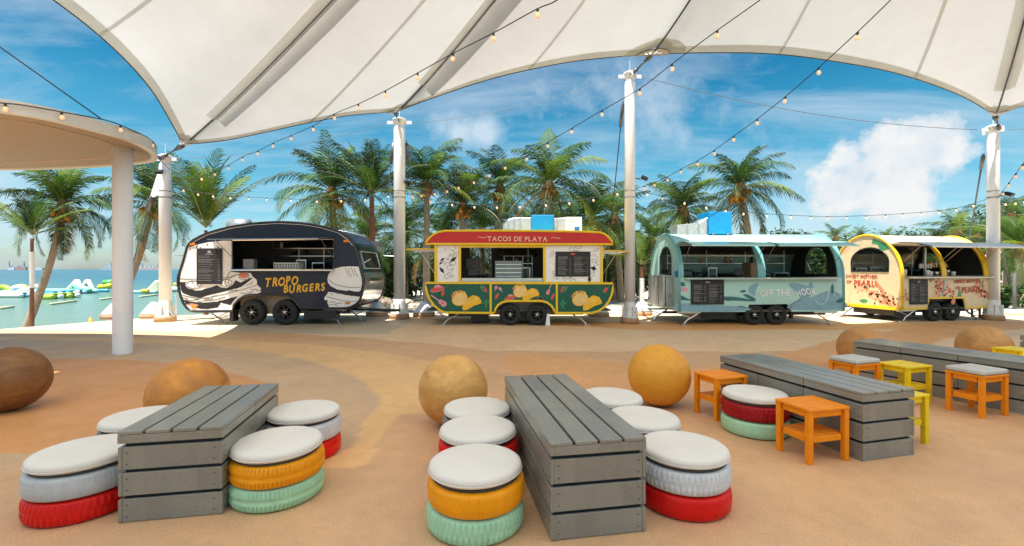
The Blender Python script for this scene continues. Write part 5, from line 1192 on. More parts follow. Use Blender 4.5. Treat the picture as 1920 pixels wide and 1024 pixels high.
# ------------------------------------------------------------------ wooden stools
ORW = mat('orange_wood', (.93, .28, .006), .45, spec=.3, var=.10, nscale=10, bump=.25, bscale=50); YEW = mat('yellow_wood', (.88, .62, .012), .45, spec=.3, var=.10, nscale=10, bump=.25, bscale=50)
SQ = {}
def wstool(label, c, rot, mt, cushion=False, w=.41, d=.34, h=.44):
    T = thing('wooden_stool', label, 'stool', (c[0], c[1], 0), R(rot), 'painted wooden stools with a lower shelf')
    key = mt.name
    if key not in SQ:
        D = {}
        m = MB(); q = .045; m.box(-q / 2, q / 2, -q / 2, q / 2, 0, h - .022); D['leg'] = m.mesh('leg', mt)
        m = MB(); n = 4; g_ = .004; pw = (d - g_ * (n - 1)) / n
        for i in range(n): y = -d / 2 + i * (pw + g_); m.box(-w / 2, w / 2, y, y + pw, h - .022, h)
        D['top_slats'] = m.mesh('top_slats', mt)
        m = MB(); a, b_ = w / 2 - .02, d / 2 - .02; e = .0225
        for s_ in (-1, 1):
            m.box(-a + e * 2, a - e * 2, s_ * b_ - .01 - s_ * .01, s_ * b_ + .01 - s_ * .01, h - .075, h - .0225); m.box(s_ * a - .01 - s_ * .01, s_ * a + .01 - s_ * .01, -b_ + e * 2, b_ - e * 2, h - .075, h - .0225)
        D['apron'] = m.mesh('apron', mt)
        m = MB()
        for s_ in (-1, 1):
            m.box(-a + e * 2, a - e * 2, s_ * b_ - .01 - s_ * .012, s_ * b_ + .01 - s_ * .012, .165, .215); m.box(s_ * a - .01 - s_ * .012, s_ * a + .01 - s_ * .012, -b_ + e * 2, b_ - e * 2, .165, .215)
        for i in range(4): y = -b_ + .03 + i * (2 * b_ - .06) / 4; m.box(-a + .025, a - .025, y + .002, y + (2 * b_ - .06) / 4 - .002, .205, .218)
        D['lower_shelf'] = m.mesh('lower_shelf', mt); SQ[key] = D
    D = SQ[key]; a, b_ = w / 2 - .0225 - .004, d / 2 - .0225 - .004
    for sx in (-1, 1):
        for sy in (-1, 1): o = ob('leg', D['leg'], T, .004); o.location = (sx * a, sy * b_, 0)
    for k in ('top_slats', 'apron', 'lower_shelf'): ob(k, D[k], T, .004)
    if cushion:
        m = MB(); m.smooth = True; m.box(-w / 2, w / 2, -d / 2, d / 2, h + .001, h + .055); o = m.build('seat_cushion', mat('stool_cushion', (.55, .53, .49), .9, var=.08, bump=.4, bscale=150), T, .024, 4)
    return T
wstool('plain orange wooden stool in front of the right slatted table, nearest of all', (2.50, 3.80), 14, ORW)
wstool('plain orange wooden stool at the right tables far end, next to the orange ball', (2.22, 4.85), 18, ORW)
wstool('yellow wooden stool half hidden behind the near end of the right slatted table', (3.47, 4.15), 15, YEW)
wstool('orange wooden stool with a grey cushion near the far end of the right table', (4.12, 5.48), 18, ORW, True)
wstool('yellow wooden stool between the two right slatted tables', (4.62, 5.36), 18, YEW)
wstool('orange stool with a grey cushion standing alone before the farther table', (5.02, 4.92), 16, ORW, True)
wstool('yellow wooden stool cut by the right frame edge', (7.08, 6.38), 14, YEW)

# ------------------------------------------------------------------ stone balls
def ball(label, x, y, r, c1, c2, seed, sq=1.0):
    m = MB(); m.smooth = True; n = 40
    m.lathe([(r * math.sin(t), r - r * math.cos(t) * sq) for t in np.linspace(0, PI, n)], 64)
    mt = bpy.data.materials.new('ball_concrete'); mt.use_nodes = True; t = mt.node_tree; b = t.nodes['Principled BSDF']; co = N(t, 'ShaderNodeTexCoord').outputs['Object']
    mpn = N(t, 'ShaderNodeMapping'); mpn.inputs['Location'].default_value = (seed * 3.7, seed, 0); mpn.inputs['Scale'].default_value = (1, 1, 1.6); t.links.new(co, mpn.inputs[0]); v = mpn.outputs[0]
    c = mixc(t, ramp(t, noise_n(t, v, 3.2, 8, .66, .8), [(.26, 0.0), (.70, 1.0)]), c1, c2)
    c = mixc(t, 1.0, c, ramp(t, noise_n(t, v, 14, 8, .75), [(.3, .88), (.6, 1.04)]), 'MULTIPLY')
    vo = N(t, 'ShaderNodeTexVoronoi'); vo.inputs['Scale'].default_value = 26; t.links.new(v, vo.inputs['Vector'])
    c = mixc(t, math_n(t, 'MULTIPLY', ramp(t, vo.outputs['Distance'], [(.06, 1.0), (.12, 0.0)]), .6), c, (.10, .05, .03))
    t.links.new(c, b.inputs['Base Color']); b.inputs['Roughness'].default_value = .5
    bn = N(t, 'ShaderNodeBump'); bn.inputs['Strength'].default_value = .35; bn.inputs['Distance'].default_value = .01; t.links.new(noise_n(t, v, 40, 5, .7), bn.inputs['Height']); t.links.new(bn.outputs[0], b.inputs['Normal'])
    o = m.build('stone_ball', mt); o.location = (x, y, 0); o.rotation_euler = (0, 0, seed); tag(o, label, 'stone ball', 'big round concrete balls set on the paving')
ball('dark brown stained ball cut by the left frame edge', -5.52, 5.0, .345, (.12, .045, .015), (.32, .14, .035), 1)
ball('rusty orange ball behind the left slatted table', -3.10, 4.37, .345, (.40, .14, .05), (.74, .30, .025), 2)
ball('pale yellow ball behind the row of stools left of the middle table', -.587, 4.56, .345, (.52, .23, .05), (.82, .46, .13), 3)
ball('smooth orange ball between the middle table and the right table', 1.68, 5.20, .345, (.70, .29, .02), (.85, .38, .03), 4)
ball('brown ball behind the far end of the right table, left of the tan ball', 5.39, 7.0, .335, (.40, .17, .05), (.60, .29, .08), 5)
ball('tan ball farthest right, just left of the yellow stool at the frame edge', 7.36, 7.1, .335, (.42, .19, .05), (.66, .34, .10), 6)

# ------------------------------------------------------------------ palms
def leafmat(n, c, tr=.35, rough=.6):
    m = bpy.data.materials.new(n); m.use_nodes = True; t = m.node_tree; b = t.nodes['Principled BSDF']; out = t.nodes['Material Output']
    co = N(t, 'ShaderNodeTexCoord').outputs['Object']
    cc = mixc(t, ramp(t, noise_n(t, co, 2.2, 4, .6), [(.3, 0.0), (.7, 1.0)]), tuple(v * .7 for v in c), tuple(min(1, v * 1.35) for v in c))
    t.links.new(cc, b.inputs['Base Color']); b.inputs['Roughness'].default_value = rough; b.inputs['Specular IOR Level'].default_value = .3
    trn = N(t, 'ShaderNodeBsdfTranslucent'); t.links.new(mixc(t, 1.0, cc, (1.3, 1.5, .5), 'MULTIPLY'), trn.inputs[0]); ms = N(t, 'ShaderNodeMixShader'); ms.inputs[0].default_value = tr
    t.links.new(b.outputs[0], ms.inputs[1]); t.links.new(trn.outputs[0], ms.inputs[2]); t.links.new(ms.outputs[0], out.inputs[0]); return m
LF = [leafmat('frond_dark', (.014, .038, .010), .2), leafmat('frond_green', (.042, .10, .016), .22), leafmat('frond_light', (.10, .16, .018), .28), leafmat('frond_yellow', (.20, .25, .02), .3), leafmat('frond_dry', (.30, .17, .06), .2), mat('frond_rib', (.22, .24, .07), .5)]
BARK = mat('palm_bark', (.30, .24, .17), .9, var=.3, nscale=12, bump=.8, bscale=25); BARKR = mat('palm_stem_brown', (.20, .075, .035), .7, var=.3, nscale=8)
COCO = mat('coconut_orange', (.62, .25, .02), .5, var=.3)
def frond(m, o, az, el, L, rnd, mi=0, droop=1.5, wind=(0, 0), nl=46, lw=.035, hang=.55, lmax=.31):
    pts = []; p = Vector(o); n = 18; e = el; a = az; T_ = []
    for i in range(n + 1):
        t = i / n; pts.append(p.copy())
        e_ = el - droop * t ** 1.4; d = Vector((math.cos(e_) * math.cos(a), math.cos(e_) * math.sin(a), math.sin(e_))); d += Vector((wind[0], wind[1], 0)) * t; d.normalize(); T_.append(d); p = p + d * (L / n)
    m.cur = 5; m.tube(pts, [.022 * (1 - .8 * i / n) * (L / 2.8) for i in range(n + 1)], 4, caps=False); m.cur = mi
    for k in range(nl):
        t = .10 + .90 * (k + rnd.random() * .5) / nl; f = t * n; i = min(int(f), n - 1); q = pts[i].lerp(pts[i + 1], f - i); d = T_[i]
        s_ = Vector((0, 0, 1)).cross(d)
        if s_.length < .05: s_ = Vector((math.sin(a), -math.cos(a), 0))
        s_.normalize(); up = d.cross(s_); l = L * lmax * (math.sin(PI * min(1, t * .86 + .12)) ** .7) * rnd.uniform(.7, 1.2)
        for sg in (-1, 1):
            hg = hang * rnd.uniform(.6, 1.35) * (1.15 - .55 * max(0, d.z))
            v1 = (s_ * sg * .85 + d * .75 + up * .18 - Vector((0, 0, hg * .35))).normalized(); v2 = (s_ * sg * .5 + d * .75 - Vector((0, 0, hg * 1.6))).normalized()
            a1 = q + v1 * l * .5; a2 = a1 + v2 * l * .55; w = d * lw * rnd.uniform(.8, 1.2)
            m.add([tuple(q - w * .35), tuple(q + w * .35), tuple(a1 + w * .5), tuple(a1 - w * .5), tuple(a2)], [(0, 1, 2, 3), (3, 2, 4)])
def palm(label, base, crown, L, n, seed, style='coconut', trunk_r=.13, mid=None, wind=(0, 0), mix=(.45, .35, .15, .05), coco=True, group='coconut palms along the beach', az=None, wrap=None, dense=38, elr=(-1.15, 1.5)):
    rnd = random.Random(seed); base = Vector(base); crown = Vector(crown); T = thing('palm_tree', label, 'palm tree', base, 0, group); c = crown - base
    mid = (Vector(mid) - base) if mid else c * .5 + Vector((c.x * -.12, 0, 0)); path = crom([(0, 0, -.3), tuple(mid), tuple(c)], 14); m = MB(); m.smooth = True
    k = len(path); m.tube(path, [trunk_r * (1.35 - .5 * min(1, i / k * 1.2)) * (1 + .06 * (i % 2)) for i in range(k)], 10); m.build('trunk', BARK if style != 'young' else BARKR, T)
    if style != 'young':
        m = MB(); m.smooth = True
        m.lathe([(trunk_r, -.45), (trunk_r * 1.7, -.25), (trunk_r * 2.1, .0), (trunk_r * 1.2, .3), (0, .4)], 12, tuple(c))
        for q in range(26):
            a = rnd.uniform(0, 2 * PI); e = rnd.uniform(-.9, .5); d = Vector((math.cos(a) * math.cos(e), math.sin(a) * math.cos(e), math.sin(e))); m.tube([c + d * .05 - Vector((0, 0, .1)), c + d * rnd.uniform(.3, .55) * L / 2.6 - Vector((0, 0, .12))], [.035, .012], 5)
        m.build('leaf_bases', mat('leaf_base_brown', (.26, .14, .055), .85, var=.35, nscale=7), T)
    m = MB()
    for i in range(n):
        f = i / n; a = i * 2.39996 + rnd.uniform(-.3, .3) if az is None else rnd.uniform(*az)
        e = elr[1] + (elr[0] - elr[1]) * (f ** 1.25) + rnd.uniform(-.12, .12)
        r_ = rnd.random(); mi = 0
        acc_ = 0
        for q, w in enumerate(mix):
            acc_ += w
            if r_ <= acc_: mi = q; break
        if e < -.4 and rnd.random() < .12 and style != 'young': mi = 4
        Lr = L * rnd.uniform(.85, 1.12) * (.88 if e > 1.0 else 1)
        frond(m, c + Vector((0, 0, .1)), a, e, Lr, rnd, mi, rnd.uniform(.85, 1.75) if style != 'young' else rnd.uniform(.35, .9), wind, dense, .022 * L / 2.6 + .014, .35 if style == 'young' else .6, .31 if style != 'young' else .23)
    m.build('crown', LF, T, recalc=False)
    if coco and style != 'young':
        m = MB(); m.smooth = True
        for q in range(16):
            a = rnd.uniform(0, 2 * PI); rr = rnd.uniform(.2, .42) * L / 2.6; cz = rnd.uniform(-.5, -.05) * L / 2.6; s_ = rnd.uniform(.075, .11)
            m.lathe([(s_ * math.sin(t_), -s_ * 1.2 * math.cos(t_)) for t_ in np.linspace(0, PI, 7)], 9, tuple(c + Vector((math.cos(a) * rr, math.sin(a) * rr, cz))))
        m.build('coconuts', COCO, T)
    if wrap:
        m = MB(); m.smooth = True; i0, i1 = int(wrap[0] * k), int(wrap[1] * k); m.tube([path[i] for i in range(i0, i1)], [trunk_r * 1.25] * (i1 - i0), 10, caps=False); m.build('trunk_wrap', W_, T)
    return T
def C_(x, y, Z): return px(x, y, Z)
def B_(x, Z): X = (x - CX) / F * Z; return (X, Z, ter(X, Z))
palm('coconut palm with a curved leaning trunk in front of the sea at the far left', C_(36, 632, 14), C_(118, 392, 14.6), 1.95, 32, 11, trunk_r=.085, mid=C_(92, 500, 14.3), mix=(.5, .35, .12, .03))
palm('thin young palm with a white wrapped trunk at the far left', C_(59, 640, 13.4), C_(60, 447, 13.4), 1.75, 12, 12, 'young', .045, mid=C_(60, 540, 13.4), mix=(.3, .4, .25, .05), elr=(.25, 1.45), wrap=(.50, .86), dense=36)
palm('leaning palm seen between the round column and the leftmost mast', C_(205, 600, 17.5), C_(287, 388, 18), 2.4, 30, 13, trunk_r=.10, mid=C_(258, 490, 17.8))
palm('slender palm with upright fronds rising behind the left end of the black trailer', C_(386, 600, 15.6), C_(386, 432, 15.6), 2.85, 18, 14, 'young', .06, mid=C_(387, 520, 15.6), mix=(.45, .35, .12, .08), elr=(.8, 1.5), dense=42)
palm('big coconut palm rising over the middle of the black burger trailer', B_(632, 18.5), C_(622, 366, 18.5), 2.85, 36, 15, mix=(.4, .36, .18, .06), wind=(.05, 0))
palm('palm with a reddish stem rising over the right end of the black trailer', B_(699, 17.5), C_(697, 368, 17.5), 2.4, 28, 16, 'young', .10, mix=(.4, .42, .15, .03), elr=(.0, 1.45))
palm('tall upright palm just right of the second mast', B_(800, 20), C_(800, 352, 20), 2.8, 30, 17, mix=(.55, .3, .12, .03), coco=False, elr=(-.2, 1.45))
palm('low dense palm left of the centre, behind the taco trailer', B_(866, 21), C_(868, 388, 21), 2.6, 28, 18, mix=(.4, .4, .15, .05))
palm('palm behind the left half of the taco trailer roof', B_(935, 22), C_(938, 358, 22), 2.7, 30, 19, mix=(.45, .38, .14, .03))
palm('tallest coconut palm with hanging orange coconuts above the blue box of the taco trailer', B_(1032, 20), C_(1030, 354, 20), 2.85, 36, 20, mix=(.4, .42, .14, .04), mid=C_(1038, 480, 20))
palm('drooping light green palm left of the tallest mast', B_(1112, 20.5), C_(1108, 420, 20.5), 2.9, 26, 21, mix=(.2, .4, .3, .1))
palm('dark palm close behind the tallest mast', B_(1165, 22), C_(1152, 412, 22), 2.5, 22, 22, mix=(.5, .35, .12, .03), coco=False)
palm('small palm with a wrapped thin trunk between the tallest mast and the teal trailer', B_(1204, 19.5), C_(1203, 500, 19.5), 1.9, 14, 23, 'young', .08, mix=(.3, .45, .2, .05), elr=(.2, 1.4), wrap=(.2, .7))
palm('bushy palm over the left end of the teal trailer roof', B_(1290, 19), C_(1280, 400, 19), 2.1, 38, 24, mix=(.35, .45, .15, .05), coco=False)
palm('coconut palm with wind blown fronds right of the blue box on the teal trailer', B_(1404, 18), C_(1388, 358, 18), 2.3, 34, 25, mix=(.5, .35, .12, .03), wind=(.35, 0), mid=C_(1403, 450, 18))
for i, (x, y, Z, L, lab) in enumerate([(1222, 455, 24, 2.4, 'half hidden palm low behind the left end of the teal trailer'), (760, 440, 24, 2.9, 'shaded palm low behind the second mast'), (690, 455, 23, 2.7, 'shaded palm low beside the right end of the black trailer'), (905, 440, 25, 3.0, 'shaded palm low behind the taco trailer lettering'), (1075, 442, 24, 2.8, 'shaded palm behind the white roof cooler of the taco trailer'), (1000, 446, 26, 3.0, 'shaded palm behind the ducts of the taco trailer'), (830, 448, 23, 2.8, 'shaded palm behind the left end of the taco trailer'), (1150, 470, 24, 2.6, 'shaded palm low between the taco trailer and the tallest mast')]):
    palm(lab, B_(x, Z), C_(x, y, Z), L, 24, 40 + i, mix=(.35, .42, .18, .05), coco=False)
g = 'far palms beyond the cream trailer'
for i, (x, y, Z, L, lab) in enumerate([(1896, 404, 42, 3.0, 'tall far palm standing out against the sky right of the fat mast'), (1567, 447, 50, 2.2, 'tiny far palm above the gap between the teal and cream trailers'), (1612, 445, 75, 2.4, 'tiny far palm over the yellow arch of the cream trailer'), (1662, 447, 75, 2.4, 'tiny far palm just right of the yellow arch'), (1795, 436, 34, 2.6, 'far palm with a long arching frond above the cream trailer'), (1832, 446, 36, 2.2, 'far palm close to the left of the fat mast'), (1760, 452, 36, 2.0, 'low far palm above the middle of the white flap')]):
    palm(lab, B_(x, Z), C_(x, y, Z), L, 22, 60 + i, mix=(.4, .4, .15, .05), coco=False, group=g, dense=30, trunk_r=.15)
for i, (x, y, Z, L, lab) in enumerate([(1912, 468, 21, 2.5, 'bright green palm at the right frame edge behind the fat mast'), (1888, 480, 24, 2.2, 'green palm tight behind the fat mast'), (1955, 450, 23, 2.6, 'palm beyond the right frame edge reaching in with its fronds')]):
    palm(lab, B_(x, Z), C_(x, y, Z), L, 24, 80 + i, mix=(.15, .4, .35, .1), coco=False, group=g)

# ------------------------------------------------------------------ shrubs and broadleaf trees
BL = [leafmat('leaf_dark', (.011, .034, .010), .2), leafmat('leaf_green', (.027, .068, .015), .22), leafmat('leaf_light', (.07, .125, .02), .25)]
def leafy(label, name, cat, base, rx, ry, h, n, s, seed, group=None, trunk=0.0, mix=(.5, .35, .15), clumps=9):
    rnd = random.Random(seed); T = thing(name, label, cat, base, 0, group); m = MB(); cs = []
    for q in range(clumps):
        a = rnd.uniform(0, 2 * PI); f = rnd.random() ** .5; cz = trunk + (h - trunk) * rnd.uniform(.2, .85); k = 1 - .45 * (cz - trunk) / (h - trunk)
        cs.append((Vector((math.cos(a) * rx * f * k, math.sin(a) * ry * f * k, cz)), rnd.uniform(.3, .5) * min(rx, h), rnd.random()))
    for q in range(n):
        c, r_, tone = rnd.choice(cs); d = Vector((rnd.gauss(0, 1), rnd.gauss(0, 1), rnd.gauss(0, .8))).normalized() * r_ * rnd.random() ** .35; p = c + d
        if p.z < .05: p.z = rnd.uniform(.05, .4)
        nrm = (d.normalized() + Vector((rnd.gauss(0, .5), rnd.gauss(0, .5), rnd.gauss(.4, .5)))).normalized(); t1 = nrm.cross(Vector((rnd.random(), rnd.random(), rnd.random()))).normalized(); t2 = nrm.cross(t1); l = s * rnd.uniform(.6, 1.3)
        m.cur = 0 if rnd.random() < mix[0] else (1 if rnd.random() < mix[1] / (1 - mix[0]) else 2)
        m.add([tuple(p - t1 * l), tuple(p + t2 * l * .4), tuple(p + t1 * l), tuple(p - t2 * l * .4)], [(0, 1, 2, 3)])
    m.build('foliage', BL, T, recalc=False)
    m = MB(); m.smooth = True
    for q in range(5 if not trunk else 1): a = rnd.uniform(0, 6); m.tube([(0, 0, -.2), (math.cos(a) * rx * .2, math.sin(a) * ry * .2, max(trunk, h * .4)), (math.cos(a) * rx * .4, math.sin(a) * ry * .4, h * .7)], [.05 + trunk * .05, .03 + trunk * .03, .01], 6)
    m.build('stem', BARK, T)
    return T
g = 'leafy shrubs behind the trailers'
for i, (x, Z, rx, h, lab) in enumerate([(700, 24, 1.8, 2.3, 'bright green shrub low between the black trailer and the second mast'), (1150, 25, 1.8, 1.9, 'bright green shrub low between the taco trailer and the tallest mast'), (648, 27, 2.2, 2.9, 'shrub behind the right part of the black trailer'), (725, 26, 1.8, 2.6, 'dark shrub left of the second mast'), (775, 27, 2.0, 2.5, 'rounded green shrub right of the second mast'), (838, 28, 2.2, 2.8, 'shrub behind the left windows of the taco trailer'), (905, 28, 2.2, 2.7, 'bright shrub seen through the window of the taco trailer'), (975, 29, 2.2, 2.8, 'shrub behind the middle of the taco trailer'), (1040, 29, 2.2, 2.7, 'shrub behind the menu board of the taco trailer'), (1105, 30, 2.2, 2.6, 'shrub behind the right end of the taco trailer'), (1165, 33, 2.4, 2.3, 'dark shrub seen left of the tallest mast foot'), (1215, 35, 2.6, 2.3, 'dark low shrub seen between the mast and the teal trailer'), (1280, 34, 2.6, 2.6, 'shrub behind the end window of the teal trailer'), (1535, 27, 2.2, 3.2, 'shrub seen through the far window of the teal trailer')]):
    b_ = B_(x, Z); leafy(lab, 'shrub', 'shrub', b_, rx, 1.3, h, 1500, .17, 100 + i, g)
g = 'distant broadleaf trees behind the trailers'
for i, (x, Z, rx, h, lab) in enumerate([(1350, 75, 5, 7.2, 'distant tree above the teal trailer roof, right of the bushy palm'), (1440, 80, 4, 7.0, 'distant tree crown low over the teal trailer, left one of two'), (1484, 62, 3.2, 6.6, 'distant dark tree crown peeking over the teal trailer flap'), (1545, 85, 5, 7.2, 'distant tree above the right end of the teal trailer'), (1640, 90, 7, 7.8, 'distant tree line crown behind the cream trailer roof'), (1720, 80, 6, 7.8, 'distant tree crown over the middle of the cream trailer'), (1775, 60, 5, 6.6, 'tree crown behind the white flap of the cream trailer'), (1835, 50, 5, 7.0, 'dark tree crown left of the fat mast'), (1900, 46, 5, 8.0, 'dark tree crown right of the fat mast'), (1965, 44, 5, 7.5, 'tree at the right frame edge'), (600, 60, 6, 6.8, 'distant tree far behind the black trailer'), (520, 70, 5, 3.2, 'low distant scrub behind the black trailer')]):
    b_ = B_(x, Z); leafy(lab, 'broadleaf_tree', 'tree', b_, rx, rx, h, 2200, .3, 130 + i, g, trunk=1.5 if h > 4 else 0, mix=(.6, .3, .1), clumps=12)
g = 'low leafy plants at the far right'
for i, (x, Z, lab) in enumerate([(1885, 19, 'low leafy plant left of the grey post by the frame edge'), (1905, 18.3, 'low leafy plant right beside the grey post'), (1930, 19, 'low leafy plant cut by the right frame edge')]):
    leafy(lab, 'leafy_plant', 'plant', B_(x, Z), .6, .5, .95, 320, .13, 160 + i, g, mix=(.3, .4, .3))
# ground cover that closes the far shore
m = MB(); rnd = random.Random(77)
for q in range(9000):
    X_ = rnd.uniform(-14, 150); Y_ = rnd.uniform(40, 52) + max(0, X_) * .25; z = ter(X_, Y_) + rnd.random() ** 1.2 * 3.4 * (1 + .3 * math.sin(X_ * .5)); l = rnd.uniform(.25, .5)
    t1 = Vector((rnd.gauss(0, 1), rnd.gauss(0, 1), rnd.gauss(0, 1))).normalized(); t2 = t1.cross(Vector((rnd.random(), rnd.random(), 1))).normalized(); p = Vector((X_, Y_, z)); m.cur = rnd.choice((0, 0, 1))
    m.add([tuple(p - t1 * l), tuple(p + t2 * l * .45), tuple(p + t1 * l), tuple(p - t2 * l * .45)], [(0, 1, 2, 3)])
tag(m.build('far_shore_thicket', BL, recalc=False), 'dark green thicket of undergrowth closing the far side of the beach', 'thicket', kind='stuff')

# ------------------------------------------------------------------ rocks, post, parasols
rnd = random.Random(5)
ROCK = mat('beach_rock', (.50, .42, .32), .9, var=.3, nscale=3, bump=.8, bscale=8)
def rock(x, y, z, s, label, seed, grp):
    rr = random.Random(seed); m = MB(); n = 9; vs = []
    for i in range(6):
        t = PI * i / 5
        for j in range(n): a = 2 * PI * j / n; k = 1 + rr.uniform(-.28, .28); vs.append((math.sin(t) * math.cos(a) * s * k * 1.2, math.sin(t) * math.sin(a) * s * k, math.cos(t) * s * .62 * k + s * .3))
    m.add(vs, [(i * n + j, (i + 1) * n + j, (i + 1) * n + (j + 1) % n, i * n + (j + 1) % n) for i in range(5) for j in range(n)])
    o = m.build('rock', ROCK); o.location = (x, y, z); tag(o, label, 'rock', grp)
for q in range(26):
    xx = 705 + (q % 13) * 9 + rnd.uniform(-3, 3) if q < 20 else rnd.uniform(425, 640); Z = 21.5 + (q // 13) * 1.2 + rnd.uniform(-.3, .3); b_ = B_(xx, Z); rock(b_[0], b_[1], b_[2], rnd.uniform(.22, .42), 'pale beach boulder in the loose row beside the foot of the second mast', q, 'pale boulders behind the second mast')
m = MB(); m.smooth = True; b_ = B_(1902, 17.5); m.tube([(0, 0, -.2), (0, 0, 1.5)], [.06, .05], 12); T = thing('grey_post', 'stout grey post among the plants at the right frame edge', 'post', b_); m.build('shaft', mat('post_grey', (.09, .085, .09), .8), T); m = MB(); m.lathe([(0, 0), (.3, 0), (.3, .12), (0, .12)], 16, (0, 0, -.02)); m.build('foot', W_, T)
m = MB(); b_ = gp(1900, 596, -.1); m.box(-1.5, 3, -.2, .2, 0, .22); o = m.build('kerb_block', mat('kerb_cream', (.55, .48, .36), .8), None, .02); o.location = (b_.x + .9, b_.y, -.12); tag(o, 'low cream kerb on the sand right of the fat mast', 'kerb')
def parasol(label, x, Z, w=1.6):
    b_ = Vector(B_(x, Z)); T = thing('parasol', label, 'parasol', b_, 0, 'white beach parasols at the far right'); m = MB()
    n = 8; ap_ = (0, 0, 3.1); rim = [(math.cos(2 * PI * i / n) * w, math.sin(2 * PI * i / n) * w, 2.35) for i in range(n)]
    m.add([ap_] + rim + [(x_, y_, z_ - .22) for x_, y_, z_ in rim], [(0, 1 + i, 1 + (i + 1) % n) for i in range(n)] + [(1 + i, 1 + n + i, 1 + n + (i + 1) % n, 1 + (i + 1) % n) for i in range(n)]); m.build('canopy_cloth', mat('parasol_cloth', (.8, .79, .76), .8, transl=.2), T, recalc=False)
    m = MB(); m.tube([(0, 0, -.1), (0, 0, 3.05)], .035, 8); m.build('pole', W_, T)
parasol('white parasol just inside the right frame edge', 1908, 31, 2.3); parasol('white parasol close to the right of the fat mast', 1888, 36, 1.8); parasol('white parasol partly beyond the right frame edge', 1950, 34, 2.2)
def hut(label, x, Z):
    b_ = Vector(B_(x, Z)); T = thing('beach_fence', label, 'fence', b_, 0, 'white slatted fences far right'); m = MB()
    for q in range(14): m.box(q * .3, q * .3 + .08, 0, .04, 0, 1.5 + .05 * (q % 2))
    m.build('pickets', W_, T); m = MB(); m.box(0, 4, .045, .08, .5, .58); m.box(0, 4, .045, .08, 1.2, 1.28); m.build('rails', W_, T)
hut('white picket fence seen far behind at the right frame edge', 1880, 33)
# thin white winch posts by the trailer's left end
for xx, lab in ((1, 'thin white marker post at the water edge left of the black trailer'),):
    T = thing('marker_post', lab, 'post', B_(331, 15.9)); m = MB(); m.tube([(0, 0, 0), (0, 0, .9)], .025, 6); m.build('rod', W_, T); m = MB(); m.lathe([(0, 0), (.1, 0), (.1, .05), (0, .05)], 10, (0, 0, .02)); m.build('foot', W_, T)
T = thing('sand_toy', 'small orange marker cone on the sand at the far left', 'cone', (-15.0, 16.2, ter(-15.0, 16.2))); m = MB(); m.smooth = True; m.lathe([(0, .42), (.03, .42), (.13, .03)], 12); m.build('cone_body', ORW, T); m = MB(); m.box(-.17, .17, -.17, .17, 0, .03); m.build('foot', ORW, T)

# ------------------------------------------------------------------ inflatable water park, booms, ships
INF = {k: mat('inflatable_' + k, c, .3, var=.06) for k, c in {'white': (.8, .8, .78), 'green': (.10, .45, .08), 'yellow': (.78, .62, .05), 'blue': (.05, .38, .62), 'lime': (.42, .62, .05), 'cyan': (.30, .62, .72)}.items()}
def inf(label, x, y, z=-1.1):
    Z = (HC - z) * F / (y - HY); p = Vector(((x - CX) / F * Z, Z, z)); return thing('inflatable', label, 'inflatable', p, 0, 'pieces of the inflatable water park'), Z / F
def sausage(m, a, b_, r): 
    a, b_ = Vector(a), Vector(b_); m.tube([a.lerp(b_, f) for f in (0, .05, .5, .95, 1)], [r * .6, r, r, r, r * .6], 12)
T, s = inf('green and white twin peaked inflatable climbing slide on the sea', 155, 549)
w = 24 * s
m = MB(); m.smooth = True
for dx in (-.5, .5): sausage(m, (dx * w - w * .55, -.3, .2), (dx * w * .8, 0, 24 * s), 0.21); sausage(m, (dx * w + w * .55, -.3, .2), (dx * w * .8, 0, 24 * s), 0.21)
m.build('tower_frame', INF['white'], T)
m = MB()
for dx in (-.5, .5): m.slab([[(dx * w - w * .4, .3), (dx * w + w * .4, .3), (dx * w * .8, 22 * s)]], -.05, .3)
m.cur = 1
for dx in (-.5, .5): m.slab([[(dx * w - w * .18, 4 * s), (dx * w + w * .2, 4 * s), (dx * w * .8, 17 * s)]], -.12, -.06)
m.build('climbing_wall', [INF['green'], INF['yellow']], T)
m = MB(); m.smooth = True; sausage(m, (-w * 2.6, -1, .25), (w * 1.9, -1, .25), 0.27); sausage(m, (w * .3, -1.4, .9), (w * 1.6, -1.6, .3), 0.30); m.build('slide', INF['cyan'], T)
m = MB(); m.smooth = True; sausage(m, (0, -1.2, 14 * s), (w * 1.7, -1.6, .35), 0.18); sausage(m, (-w * .1, -1.3, 12 * s), (w * .1, -1.3, .3), 0.15); m.build('slide_rail', INF['green'], T)
def arches(label, x, y, n, cols, sc_=1.0):
    T, s = inf(label, x, y); m = MB(); m.smooth = True
    for q in range(n):
        cx_ = q * 26 * s * sc_; m.cur = q % len(cols); m.tube([(cx_ + math.cos(t_) * 12 * s * sc_, 0, .1 + math.sin(t_) * 10 * s * sc_) for t_ in np.linspace(0, PI, 12)], .24 * sc_, 10)
    m.build('arch', [INF[c] for c in cols], T); m = MB(); m.smooth = True; sausage(m, (-12 * s, -.5, .15), ((n * 26 - 12) * s * sc_, -.5, .15), 0.23); m.cur = 1; sausage(m, (-5 * s, -1.6, .12), ((n * 20) * s * sc_, -1.6, .12), 0.22); m.build('float_base', [INF['cyan'], INF['white']], T); return T
arches('row of green and yellow inflatable arches at the far left of the sea', 6, 551, 2, ['lime', 'white'], 1.1)
arches('yellow inflatable arches left of the young palm', 40, 548, 2, ['yellow', 'white'], 1.0)
def mat_(label, x, y, w_, cols):
    T, s = inf(label, x, y); m = MB(); m.smooth = True
    for q in range(4): m.cur = q % len(cols); sausage(m, (0, q * .8, .2), (w_ * s, q * .8 - .3, .2), 0.23)
    m.build('float_tubes', [INF[c] for c in cols], T); m = MB(); m.box(.3, w_ * s - .3, 0, 2.2, .42, .5); m.build('deck', INF[cols[0]], T)
